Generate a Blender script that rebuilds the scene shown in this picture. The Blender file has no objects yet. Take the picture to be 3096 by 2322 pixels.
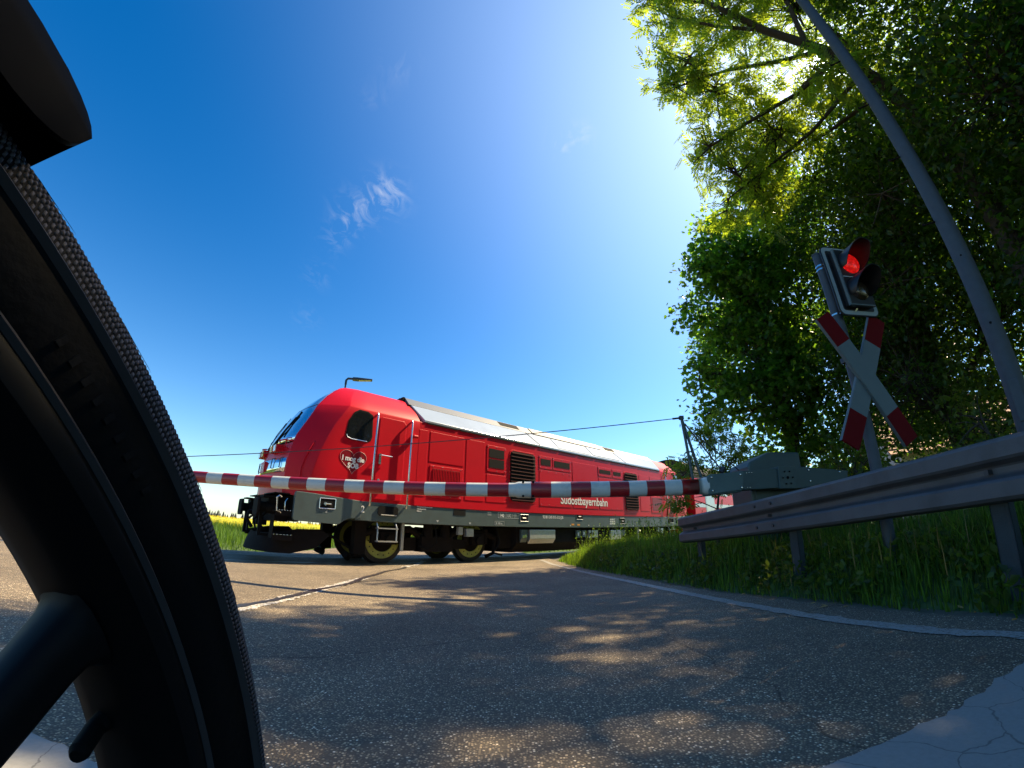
import bpy, bmesh, math, random
import numpy as np
from mathutils import Vector, Matrix
sc = bpy.context.scene
COL = sc.collection
R = math.radians
SUN = np.array([0.560, 0.354, 0.749]); SUN /= np.linalg.norm(SUN)
SUN_EL, SUN_AZ = math.asin(SUN[2]), math.atan2(SUN[0], SUN[1])

# ------------------------------------------------------------------ camera
CAM_H, PITCH, ROLL, FPX, FM = 0.785, R(20.03), R(-0.45), 1260.0, 0.65
cam_d = bpy.data.cameras.new('camera'); cam = bpy.data.objects.new('camera', cam_d); COL.objects.link(cam)
sc.camera = cam
cam_d.type = 'PANO'
cam_d.sensor_width, cam_d.sensor_height, cam_d.sensor_fit = 36.0, 27.0, 'HORIZONTAL'
_r = np.linspace(1, 2000, 400); _th = np.arctan(FM * _r / FPX) / FM
_mm = _r * 36.0 / 3096.0
_A = np.stack([_mm, _mm**2, _mm**3, _mm**4], 1)
_k = np.linalg.lstsq(_A, _th, rcond=None)[0]
_own = cam_d if hasattr(cam_d, 'panorama_type') else cam_d.cycles
_own.panorama_type = 'FISHEYE_LENS_POLYNOMIAL'
_own.fisheye_fov = math.pi
_own.fisheye_polynomial_k0 = 0.0
for i in range(4):
    setattr(_own, 'fisheye_polynomial_k%d' % (i + 1), -float(_k[i]))
cam_d.clip_start, cam_d.clip_end = 0.01, 5000
_ro = Matrix(((math.cos(ROLL), 0, math.sin(ROLL)), (0, 1, 0), (-math.sin(ROLL), 0, math.cos(ROLL))))
_pi = Matrix(((1, 0, 0), (0, math.cos(PITCH), -math.sin(PITCH)), (0, math.sin(PITCH), math.cos(PITCH))))
_M = _pi @ _ro
_x, _f, _u = _M @ Vector((1, 0, 0)), _M @ Vector((0, 1, 0)), _M @ Vector((0, 0, 1))
cam.matrix_world = Matrix(((_x.x, _u.x, -_f.x, 0), (_x.y, _u.y, -_f.y, 0), (_x.z, _u.z, -_f.z, CAM_H), (0, 0, 0, 1)))

# ------------------------------------------------------------------ view, sun, sky
sc.view_settings.view_transform = 'Standard'; sc.view_settings.look = 'None'
sc.view_settings.exposure = 1.4; sc.view_settings.gamma = 1.0
sun_d = bpy.data.lights.new('sun', 'SUN'); sun_d.energy = 5.0; sun_d.angle = R(0.53); sun_d.color = (1.0, 0.80, 0.50)
sun_o = bpy.data.objects.new('sun', sun_d); COL.objects.link(sun_o)
sun_o.rotation_euler = Vector(-SUN).to_track_quat('-Z', 'Y').to_euler()
sun_o.location = (30, 20, 40)

def px_dir(x, y):
    x, y = x - 1548.0, 1161.0 - y
    r = math.hypot(x, y); a = math.atan2(y, x); th = math.atan(FM * r / FPX) / FM
    return _M @ Vector((math.sin(th) * math.cos(a), math.cos(th), math.sin(th) * math.sin(a)))

world = bpy.data.worlds.new('World'); sc.world = world; world.use_nodes = True
wn, wl = world.node_tree.nodes, world.node_tree.links
wn.clear()
w_out = wn.new('ShaderNodeOutputWorld'); w_bg = wn.new('ShaderNodeBackground'); w_bg.inputs['Strength'].default_value = 0.050
wl.new(w_bg.outputs[0], w_out.inputs[0])
sky = wn.new('ShaderNodeTexSky'); sky.sky_type = 'NISHITA'; sky.sun_disc = False
sky.sun_elevation = SUN_EL; sky.sun_rotation = SUN_AZ
sky.air_density = 1.15; sky.dust_density = 0.35; sky.ozone_density = 2.2; sky.altitude = 400
w_hs = wn.new('ShaderNodeHueSaturation'); w_hs.inputs['Saturation'].default_value = 1.46; w_hs.inputs['Value'].default_value = 1.28
wl.new(sky.outputs[0], w_hs.inputs['Color'])
w_tc = wn.new('ShaderNodeTexCoord')
def wmath(op, a, b=None, c=None):
    n = wn.new('ShaderNodeMath'); n.operation = op
    for i, v in enumerate((a, b, c)):
        if v is None: continue
        if isinstance(v, (int, float)): n.inputs[i].default_value = v
        else: wl.new(v, n.inputs[i])
    return n.outputs[0]
def wdot(v):
    n = wn.new('ShaderNodeVectorMath'); n.operation = 'DOT_PRODUCT'
    wl.new(w_tc.outputs['Generated'], n.inputs[0]); n.inputs[1].default_value = v
    return n.outputs['Value']
# bright air round the sun (its aureole) and thin cirrus, all fixed to the sky
d_sun = wdot(tuple(SUN))
aur = wmath('ADD', wmath('MULTIPLY', wmath('POWER', wmath('MAXIMUM', d_sun, 0.0), 2500.0), 120.0),
            wmath('ADD', wmath('MULTIPLY', wmath('POWER', wmath('MAXIMUM', d_sun, 0.0), 60.0), 3.2),
                  wmath('MULTIPLY', wmath('POWER', wmath('MAXIMUM', d_sun, 0.0), 4.4), 5.8)))
w_add = wn.new('ShaderNodeMix'); w_add.data_type = 'RGBA'; w_add.blend_type = 'ADD'; w_add.inputs[0].default_value = 1.0
w_sc = wn.new('ShaderNodeVectorMath'); w_sc.operation = 'SCALE'; w_sc.inputs[0].default_value = (.80, .92, 1.0)
wl.new(aur, w_sc.inputs['Scale'])
w_wb = wn.new('ShaderNodeMix'); w_wb.data_type = 'RGBA'; w_wb.blend_type = 'MULTIPLY'; w_wb.inputs[0].default_value = 1.0
w_wb.inputs[7].default_value = (.88, 1.0, 1.10, 1); wl.new(w_hs.outputs[0], w_wb.inputs[6])
# paler air towards the horizon
w_s0 = wn.new('ShaderNodeSeparateXYZ'); wl.new(w_tc.outputs['Generated'], w_s0.inputs[0])
w_low = wmath('MULTIPLY', wmath('POWER', wmath('SUBTRACT', 1.0, wmath('MAXIMUM', w_s0.outputs[2], 0.0)), 4.0), 2.6)
w_lv = wn.new('ShaderNodeVectorMath'); w_lv.operation = 'SCALE'; w_lv.inputs[0].default_value = (.62, .86, 1.0); wl.new(w_low, w_lv.inputs['Scale'])
w_la = wn.new('ShaderNodeMix'); w_la.data_type = 'RGBA'; w_la.blend_type = 'ADD'; w_la.inputs[0].default_value = 1.0
wl.new(w_wb.outputs[2], w_la.inputs[6]); wl.new(w_lv.outputs[0], w_la.inputs[7])
wl.new(w_la.outputs[2], w_add.inputs[6]); wl.new(w_sc.outputs[0], w_add.inputs[7])
# cirrus
w_sep = wn.new('ShaderNodeSeparateXYZ'); wl.new(w_tc.outputs['Generated'], w_sep.inputs[0])
w_z = wmath('MAXIMUM', w_sep.outputs[2], 0.03)
w_cx, w_cy = wmath('DIVIDE', w_sep.outputs[0], w_z), wmath('DIVIDE', w_sep.outputs[1], w_z)
w_comb = wn.new('ShaderNodeCombineXYZ'); wl.new(w_cx, w_comb.inputs[0]); wl.new(w_cy, w_comb.inputs[1])
w_map = wn.new('ShaderNodeMapping'); w_map.inputs['Rotation'].default_value = (0, 0, R(25)); w_map.inputs['Scale'].default_value = (5.0, 3.0, 1)
wl.new(w_comb.outputs[0], w_map.inputs[0])
w_noi = wn.new('ShaderNodeTexNoise'); w_noi.inputs['Scale'].default_value = 3.0; w_noi.inputs['Detail'].default_value = 9.0
w_noi.inputs['Roughness'].default_value = 0.62; w_noi.inputs['Distortion'].default_value = 1.1
wl.new(w_map.outputs[0], w_noi.inputs['Vector'])
cl_noise = wmath('MULTIPLY', wmath('MAXIMUM', wmath('SUBTRACT', w_noi.outputs[0], 0.47), 0.0), 2.4)
blobs = [((1165, 590), 1300, .85), ((1070, 645), 1500, .6), ((1010, 720), 2600, .30), ((960, 830), 2600, .16), ((930, 960), 2600, .10), ((1700, 428), 3000, .75),
         ((1760, 410), 4000, .5), ((1210, 200), 1800, .16), ((1130, 290), 2200, .10), ((637, 1486), 40000, 2.2), ((697, 1507), 60000, 2.2)]
tot = None
for (px, py), sharp, amp in blobs:
    d = px_dir(px, py)
    g = wmath('MULTIPLY', wmath('POWER', wmath('MAXIMUM', wdot(tuple(d)), 0.0), float(sharp)), amp)
    tot = g if tot is None else wmath('ADD', tot, g)
cl = wmath('MINIMUM', wmath('MULTIPLY', tot, cl_noise), 0.85)
w_cl = wn.new('ShaderNodeMix'); w_cl.data_type = 'RGBA'; wl.new(cl, w_cl.inputs[0])
wl.new(w_add.outputs[2], w_cl.inputs[6]); w_cl.inputs[7].default_value = (7.5, 7.7, 8.2, 1)
wl.new(w_cl.outputs[2], w_bg.inputs['Color'])

# ------------------------------------------------------------------ materials
MATS = {}
def mat(name, base, rough=0.5, metal=0.0, vary=0.15, vscale=6.0, bump=0.0, bscale=60.0, coat=0.0, spec=0.5, dirt=None, dscale=2.0, dlo=.5, dhi=.75):
    m = bpy.data.materials.new(name); m.use_nodes = True; MATS[name] = m
    nt = m.node_tree; N, L = nt.nodes, nt.links
    b = N['Principled BSDF']
    tc = N.new('ShaderNodeTexCoord')
    no = N.new('ShaderNodeTexNoise'); no.inputs['Scale'].default_value = vscale; no.inputs['Detail'].default_value = 6
    L.new(tc.outputs['Object'], no.inputs['Vector'])
    mix = N.new('ShaderNodeMix'); mix.data_type = 'RGBA'
    mix.inputs[6].default_value = tuple(c * (1 - vary) for c in base) + (1,)
    mix.inputs[7].default_value = tuple(min(1, c * (1 + vary)) for c in base) + (1,)
    L.new(no.outputs[0], mix.inputs[0])
    out = mix.outputs[2]
    if dirt:
        n2 = N.new('ShaderNodeTexNoise'); n2.inputs['Scale'].default_value = dscale; n2.inputs['Detail'].default_value = 8; n2.inputs['Roughness'].default_value = .65
        L.new(tc.outputs['Object'], n2.inputs['Vector'])
        mr = N.new('ShaderNodeMapRange'); mr.inputs[1].default_value = dlo; mr.inputs[2].default_value = dhi
        L.new(n2.outputs[0], mr.inputs[0])
        m2 = N.new('ShaderNodeMix'); m2.data_type = 'RGBA'; L.new(mr.outputs[0], m2.inputs[0])
        L.new(out, m2.inputs[6]); m2.inputs[7].default_value = tuple(dirt) + (1,)
        out = m2.outputs[2]
    L.new(out, b.inputs['Base Color'])
    b.inputs['Roughness'].default_value = rough; b.inputs['Metallic'].default_value = metal
    b.inputs['Coat Weight'].default_value = coat; b.inputs['Coat Roughness'].default_value = 0.08
    b.inputs['Specular IOR Level'].default_value = spec
    if bump:
        n3 = N.new('ShaderNodeTexNoise'); n3.inputs['Scale'].default_value = bscale; n3.inputs['Detail'].default_value = 4
        L.new(tc.outputs['Object'], n3.inputs['Vector'])
        bp = N.new('ShaderNodeBump'); bp.inputs['Strength'].default_value = bump; bp.inputs['Distance'].default_value = 0.01
        L.new(n3.outputs[0], bp.inputs['Height']); L.new(bp.outputs[0], b.inputs['Normal'])
    return m

def asphalt_nodes(nt, tint=1.0):
    """colour and height sockets of a worn exposed-aggregate asphalt"""
    N, L = nt.nodes, nt.links
    tc = N.new('ShaderNodeTexCoord')
    vo = N.new('ShaderNodeTexVoronoi'); vo.inputs['Scale'].default_value = 140; vo.inputs['Randomness'].default_value = 1
    L.new(tc.outputs['Object'], vo.inputs['Vector'])
    sp = N.new('ShaderNodeSeparateColor'); L.new(vo.outputs['Color'], sp.inputs[0])
    ra = N.new('ShaderNodeValToRGB'); ra.color_ramp.interpolation = 'LINEAR'
    e = ra.color_ramp.elements
    e[0].position = 0; e[0].color = (.055, .05, .045, 1); e[1].position = 1; e[1].color = (.56, .52, .46, 1)
    for p, c in ((.45, (.10, .088, .072)), (.7, (.19, .155, .115)), (.86, (.28, .23, .17)), (.95, (.31, .275, .22))):
        k = e.new(p); k.color = c + (1,)
    L.new(sp.outputs[0], ra.inputs[0])
    # stone size differs: threshold on distance
    mr = N.new('ShaderNodeMapRange'); mr.inputs[1].default_value = .30; mr.inputs[2].default_value = .55; mr.inputs[3].default_value = 1; mr.inputs[4].default_value = 0
    L.new(vo.outputs['Distance'], mr.inputs[0])
    mx = N.new('ShaderNodeMix'); mx.data_type = 'RGBA'; L.new(mr.outputs[0], mx.inputs[0])
    mx.inputs[6].default_value = (.048, .042, .036, 1); L.new(ra.outputs[0], mx.inputs[7])
    no = N.new('ShaderNodeTexNoise'); no.inputs['Scale'].default_value = .9; no.inputs['Detail'].default_value = 8; no.inputs['Roughness'].default_value = .6
    L.new(tc.outputs['Object'], no.inputs['Vector'])
    mr2 = N.new('ShaderNodeMapRange'); mr2.inputs[1].default_value = .3; mr2.inputs[2].default_value = .7; mr2.inputs[3].default_value = .62 * tint; mr2.inputs[4].default_value = 1.32 * tint
    L.new(no.outputs[0], mr2.inputs[0])
    sc_ = N.new('ShaderNodeVectorMath'); sc_.operation = 'SCALE'; L.new(mx.outputs[2], sc_.inputs[0]); L.new(mr2.outputs[0], sc_.inputs['Scale'])
    # hairline cracks
    vc = N.new('ShaderNodeTexVoronoi'); vc.feature = 'DISTANCE_TO_EDGE'; vc.inputs['Scale'].default_value = .25
    nd = N.new('ShaderNodeTexNoise'); nd.inputs['Scale'].default_value = 3; nd.inputs['Detail'].default_value = 6
    L.new(tc.outputs['Object'], nd.inputs['Vector'])
    ad = N.new('ShaderNodeVectorMath'); ad.operation = 'MULTIPLY_ADD'; ad.inputs[1].default_value = (.35, .35, 0)
    L.new(nd.outputs['Color'], ad.inputs[0]); L.new(tc.outputs['Object'], ad.inputs[2]); L.new(ad.outputs[0], vc.inputs['Vector'])
    mc = N.new('ShaderNodeMapRange'); mc.inputs[1].default_value = .0008; mc.inputs[2].default_value = .0022; mc.inputs[3].default_value = .5; mc.inputs[4].default_value = 1
    L.new(vc.outputs['Distance'], mc.inputs[0])
    s2 = N.new('ShaderNodeVectorMath'); s2.operation = 'SCALE'; L.new(sc_.outputs[0], s2.inputs[0]); L.new(mc.outputs[0], s2.inputs['Scale'])
    wm = N.new('ShaderNodeVectorMath'); wm.operation = 'MULTIPLY'; L.new(s2.outputs[0], wm.inputs[0]); wm.inputs[1].default_value = (1.10, 1.0, .82)
    return tc, wm.outputs[0], mr.outputs[0]

def asphalt_mat():
    m = bpy.data.materials.new('asphalt'); m.use_nodes = True; nt = m.node_tree; N, L = nt.nodes, nt.links
    b = N['Principled BSDF']
    tc, colr, hgt = asphalt_nodes(nt, 1.72)
    L.new(colr, b.inputs['Base Color']); b.inputs['Roughness'].default_value = .78; b.inputs['Specular IOR Level'].default_value = .35
    bp = N.new('ShaderNodeBump'); bp.inputs['Strength'].default_value = .55; bp.inputs['Distance'].default_value = .004
    L.new(hgt, bp.inputs['Height']); L.new(bp.outputs[0], b.inputs['Normal'])
    return m

def paint_mat(name, white, wear_lo, wear_hi, cracks=False):
    m = bpy.data.materials.new(name); m.use_nodes = True; nt = m.node_tree; N, L = nt.nodes, nt.links
    b = N['Principled BSDF']
    tc, colr, hgt = asphalt_nodes(nt, 1.6)
    n1 = N.new('ShaderNodeTexNoise'); n1.inputs['Scale'].default_value = 62; n1.inputs['Detail'].default_value = 7; n1.inputs['Roughness'].default_value = .7
    L.new(tc.outputs['Object'], n1.inputs['Vector'])
    mr = N.new('ShaderNodeMapRange'); mr.inputs[1].default_value = wear_lo; mr.inputs[2].default_value = wear_hi
    L.new(n1.outputs[0], mr.inputs[0])
    mx = N.new('ShaderNodeMix'); mx.data_type = 'RGBA'; L.new(mr.outputs[0], mx.inputs[0]); L.new(colr, mx.inputs[6])
    n2 = N.new('ShaderNodeTexNoise'); n2.inputs['Scale'].default_value = 90; n2.inputs['Detail'].default_value = 5
    L.new(tc.outputs['Object'], n2.inputs['Vector'])
    pw = N.new('ShaderNodeMix'); pw.data_type = 'RGBA'; L.new(n2.outputs[0], pw.inputs[0])
    pw.inputs[6].default_value = tuple(c * .72 for c in white) + (1,); pw.inputs[7].default_value = tuple(white) + (1,)
    L.new(pw.outputs[2], mx.inputs[7])
    out = mx.outputs[2]
    if cracks:
        nd = N.new('ShaderNodeTexNoise'); nd.inputs['Scale'].default_value = 7; nd.inputs['Detail'].default_value = 6
        L.new(tc.outputs['Object'], nd.inputs['Vector'])
        ad = N.new('ShaderNodeVectorMath'); ad.operation = 'MULTIPLY_ADD'; ad.inputs[1].default_value = (.12, .12, 0)
        L.new(nd.outputs['Color'], ad.inputs[0]); L.new(tc.outputs['Object'], ad.inputs[2])
        vc = N.new('ShaderNodeTexVoronoi'); vc.feature = 'DISTANCE_TO_EDGE'; vc.inputs['Scale'].default_value = 3.6
        L.new(ad.outputs[0], vc.inputs['Vector'])
        mc = N.new('ShaderNodeMapRange'); mc.inputs[1].default_value = .003; mc.inputs[2].default_value = .009; mc.inputs[3].default_value = .5; mc.inputs[4].default_value = 1
        L.new(vc.outputs['Distance'], mc.inputs[0])
        s2 = N.new('ShaderNodeVectorMath'); s2.operation = 'SCALE'; L.new(out, s2.inputs[0]); L.new(mc.outputs[0], s2.inputs['Scale'])
        out = s2.outputs[0]
    L.new(out, b.inputs['Base Color']); b.inputs['Roughness'].default_value = .65
    bp = N.new('ShaderNodeBump'); bp.inputs['Strength'].default_value = .35; bp.inputs['Distance'].default_value = .003
    L.new(n1.outputs[0], bp.inputs['Height']); L.new(bp.outputs[0], b.inputs['Normal'])
    return m

def leaf_mat(name, dif, trn, tmix=.5, vary=.45, rough=.45):
    m = bpy.data.materials.new(name); m.use_nodes = True; nt = m.node_tree; N, L = nt.nodes, nt.links
    N.remove(N['Principled BSDF']); out = N['Material Output']
    at = N.new('ShaderNodeAttribute'); at.attribute_name = 'tint'; at.attribute_type = 'GEOMETRY'
    def col(c, hs):
        x = N.new('ShaderNodeMix'); x.data_type = 'RGBA'; L.new(at.outputs['Fac'], x.inputs[0])
        x.inputs[6].default_value = tuple(v * (1 - vary) for v in c) + (1,)
        x.inputs[7].default_value = (c[0] * (1 + vary * 1.4), c[1] * (1 + vary), c[2] * (1 + vary * .5), 1)
        return x.outputs[2]
    d = N.new('ShaderNodeBsdfPrincipled'); d.inputs['Roughness'].default_value = rough; d.inputs['Specular IOR Level'].default_value = .35
    L.new(col(dif, 0), d.inputs['Base Color'])
    t = N.new('ShaderNodeBsdfTranslucent'); L.new(col(trn, 1), t.inputs['Color'])
    ms = N.new('ShaderNodeMixShader'); ms.inputs[0].default_value = tmix
    L.new(d.outputs[0], ms.inputs[1]); L.new(t.outputs[0], ms.inputs[2]); L.new(ms.outputs[0], out.inputs[0])
    return m

def glass_mat(name, base=(.012, .014, .016), rough=.03, bump=0.0):
    m = mat(name, base, rough=rough, vary=.2, vscale=2, coat=1.0, spec=.8)
    return m

def emit_mat(name, c, s):
    m = bpy.data.materials.new(name); m.use_nodes = True; nt = m.node_tree; N, L = nt.nodes, nt.links
    b = N['Principled BSDF']; b.inputs['Base Color'].default_value = tuple(c) + (1,); b.inputs['Roughness'].default_value = .25
    tc = N.new('ShaderNodeTexCoord'); vo = N.new('ShaderNodeTexVoronoi'); vo.inputs['Scale'].default_value = 55
    L.new(tc.outputs['Object'], vo.inputs['Vector'])
    mr = N.new('ShaderNodeMapRange'); mr.inputs[1].default_value = 0; mr.inputs[2].default_value = .6; mr.inputs[3].default_value = s; mr.inputs[4].default_value = s * .25
    L.new(vo.outputs['Distance'], mr.inputs[0]); L.new(mr.outputs[0], b.inputs['Emission Strength'])
    b.inputs['Emission Color'].default_value = tuple(c) + (1,)
    return m

M_ASPH = asphalt_mat()
M_EDGE = paint_mat('edge_paint', (.31, .30, .275), .41, .50)
M_CENT = paint_mat('centre_paint', (.66, .64, .60), .46, .55)
M_STOP = paint_mat('stop_paint', (.27, .265, .245), .25, .36, cracks=True)
M_TAR = mat('tar', (.022, .02, .02), .45, vary=.4, vscale=30, bump=.4, bscale=90)
M_SOIL = mat('soil', (.10, .085, .055), .95, vary=.5, vscale=14, bump=.8, bscale=70, dirt=(.045, .06, .018), dscale=3)
M_GROUND = mat('meadow_ground', (.05, .085, .018), .95, vary=.4, vscale=5, bump=.6, bscale=20)
M_RED = mat('red_paint', (.53, .003, .013), .38, vary=.08, vscale=1.2, coat=.02, spec=.2, dirt=(.42, .006, .015), dscale=1.3, dlo=.55, dhi=.9)
M_REDD = mat('red_grille', (.20, .006, .010), .5, vary=.3, vscale=20)
M_FRAME = mat('grey_frame_paint', (.062, .090, .092), .42, vary=.16, vscale=2, dirt=(.05, .06, .058), dscale=3, dlo=.5, dhi=.8)
M_WHITE = mat('roof_white', (.33, .38, .43), .19, metal=.22, vary=.10, vscale=1.5, dirt=(.26, .29, .32), dscale=1.2, dlo=.5, dhi=.9)
M_ROOFG = mat('roof_grey', (.06, .078, .11), .5, vary=.15, vscale=2, dirt=(.08, .08, .08), dscale=2)
M_UNDER = mat('underframe_brown', (.011, .0085, .0075), .85, spec=.12, vary=.4, vscale=8, bump=.3, bscale=40)
M_BLACK = mat('black_rubber', (.006, .006, .006), .8, vary=.3, vscale=20, spec=.15)
M_TYRE_ST = mat('wheel_steel_dark', (.03, .026, .025), .5, metal=.3, vary=.3, vscale=10)
M_LIME = mat('wheel_ring_lime', (.50, .50, .10), .55, vary=.2, vscale=8, dirt=(.2, .17, .08), dscale=7, dlo=.5, dhi=.8)
M_STEEL = mat('polished_steel', (.62, .62, .62), .22, metal=1.0, vary=.15, vscale=12)
M_ALU = mat('step_aluminium', (.42, .42, .41), .45, metal=.7, vary=.25, vscale=20)
M_LETTER = mat('white_lettering', (.78, .77, .74), .45, vary=.08, vscale=10)
M_GREYLET = mat('grey_lettering', (.48, .50, .48), .5, vary=.1, vscale=10)
M_ORANGE = mat('orange_lettering', (.6, .25, .03), .5)
M_HLINE = mat('heart_line_pink', (.55, .30, .30), .5)
M_SLAT = mat('louvre_slat_dark', (.03, .012, .012), .9, vary=.2, spec=.05)
M_HEART = mat('heart_red', (.22, .002, .011), .3, vary=.12, vscale=3, coat=.4)
M_GLASS = glass_mat('dark_glass')
M_WSHIELD = mat('windscreen_glass', (.72, .80, .86), rough=.05, metal=.95, vary=.06, vscale=2, coat=1.0)
M_LAMP = mat('lamp_glass', (.75, .70, .55), .12, vary=.1, coat=1)
M_AMBERBOX = mat('yellow_lamp_box', (.75, .48, .03), .35, vary=.15)
M_BOOMW = mat('boom_white', (.52, .54, .51), .38, vary=.08, vscale=8, dirt=(.30, .31, .29), dscale=7, dlo=.55, dhi=.85, coat=.2)
M_BOOMR = mat('boom_red', (.28, .004, .008), .4, vary=.12, vscale=8, coat=.2, dirt=(.24, .01, .012), dscale=9, dlo=.55, dhi=.9)
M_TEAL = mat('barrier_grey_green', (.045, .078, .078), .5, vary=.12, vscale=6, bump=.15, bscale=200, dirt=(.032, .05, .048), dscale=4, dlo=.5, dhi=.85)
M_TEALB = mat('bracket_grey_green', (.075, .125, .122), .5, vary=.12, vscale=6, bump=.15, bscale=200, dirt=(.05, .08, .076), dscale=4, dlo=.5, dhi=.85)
M_CABLE = mat('steel_cable', (.06, .06, .065), .5, metal=.6)
M_GALV = mat('galvanised_steel', (.098, .092, .094), .6, metal=.2, vary=.2, vscale=9, bump=.12, bscale=160, dirt=(.062, .056, .055), dscale=5, dlo=.45, dhi=.8)
M_POSTD = mat('shade_toned_post_steel', (.042, .05, .052), .7, vary=.3, vscale=10, bump=.15, bscale=120, spec=.2)  # post steel darkened to carry the shade under the rail
M_GALVP = mat('galvanised_post', (.050, .062, .074), .6, metal=.2, vary=.22, vscale=14, bump=.15, bscale=150)
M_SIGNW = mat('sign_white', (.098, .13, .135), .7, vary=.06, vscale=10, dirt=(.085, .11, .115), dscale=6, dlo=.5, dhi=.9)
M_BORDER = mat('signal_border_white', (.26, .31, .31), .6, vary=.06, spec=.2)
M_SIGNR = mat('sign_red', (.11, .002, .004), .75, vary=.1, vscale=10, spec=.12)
M_SIGNK = mat('signal_black', (.010, .010, .011), .45, vary=.3, vscale=20)
M_REDLENS = emit_mat('red_lens_lit', (1.0, .012, .01), .38)
M_AMBLENS = mat('amber_lens_off', (.03, .02, .012), .25, coat=.5)
M_BARK = mat('bark', (.045, .036, .026), .9, vary=.45, vscale=14, bump=.9, bscale=35)
M_TWIG = mat('twig_bark', (.075, .062, .04), .85, vary=.3, vscale=20)
M_TYRE = mat('tyre_rubber', (.0018, .0018, .0022), .8, vary=.25, vscale=30, bump=.12, bscale=200, spec=.16, dirt=(.0030, .0028, .0027), dscale=14, dlo=.5, dhi=.8)
M_SHOULDER = mat('tyre_shoulder_lit', (.050, .043, .043), .65, vary=.25, spec=.3, vscale=40)  # paler than the tyre: light caught by the band is put into the colour
M_RIM = mat('black_rim_paint', (.002, .002, .0025), .55, vary=.2, vscale=20, spec=.18, dirt=(.006, .005, .0045), dscale=25, dlo=.55, dhi=.85)
M_FENDER = mat('mudguard_black_gloss', (.0016, .0022, .0040), .62, vary=.2, vscale=10, coat=.0, spec=.03)
M_ENGINE = mat('engine_metal', (.06, .06, .065), .5, metal=.6, vary=.3)
M_LEATHER = mat('seat_leather', (.02, .018, .017), .6, vary=.2, bump=.2, bscale=150)
M_COACHROOF = mat('coach_roof', (.012, .012, .015), .7, spec=.15, vary=.2, vscale=2)
M_TILE = mat('roof_tile', (.38, .17, .09), .8, vary=.3, vscale=7, bump=.5, bscale=12, dirt=(.2, .11, .07), dscale=5)
M_PLASTER = mat('plaster', (.55, .50, .42), .9, vary=.12, vscale=3)
M_RAIL = mat('rail_steel', (.16, .12, .10), .35, metal=.8, vary=.3, vscale=14)
M_BALLAST = mat('ballast_stone', (.22, .20, .18), .9, vary=.5, vscale=40, bump=1.0, bscale=30)
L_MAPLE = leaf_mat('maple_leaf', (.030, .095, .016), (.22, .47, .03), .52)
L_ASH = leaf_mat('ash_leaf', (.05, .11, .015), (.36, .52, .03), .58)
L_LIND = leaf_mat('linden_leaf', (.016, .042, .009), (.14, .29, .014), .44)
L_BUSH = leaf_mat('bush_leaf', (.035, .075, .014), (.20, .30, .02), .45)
L_SAP = leaf_mat('sapling_leaf', (.07, .14, .02), (.34, .48, .03), .5)
L_GRASS = leaf_mat('grass_blade', (.042, .11, .013), (.20, .37, .02), .42, vary=.62, rough=.6)
L_CROP = leaf_mat('crop_green', (.06, .14, .014), (.14, .26, .02), .4, rough=.6)
L_RAPE = leaf_mat('rape_flower', (.72, .60, .01), (.55, .45, .01), .3, vary=.25, rough=.7)
L_DRY = leaf_mat('dry_leaf', (.32, .22, .08), (.2, .14, .04), .2)
L_SPRUCE = leaf_mat('far_spruce', (.022, .032, .022), (.02, .03, .015), .1)

# ------------------------------------------------------------------ mesh helpers
def tag(o, label=None, cat=None, group=None, kind=None):
    if label: o['label'] = label
    if cat: o['category'] = cat
    if group: o['group'] = group
    if kind: o['kind'] = kind
    return o
def thing(name, loc, label, cat, group=None, rz=0.0):
    o = bpy.data.objects.new(name, None); COL.objects.link(o); o.empty_display_size = .2
    o.location = loc; o.rotation_euler = (0, 0, rz)
    return tag(o, label, cat, group)

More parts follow.
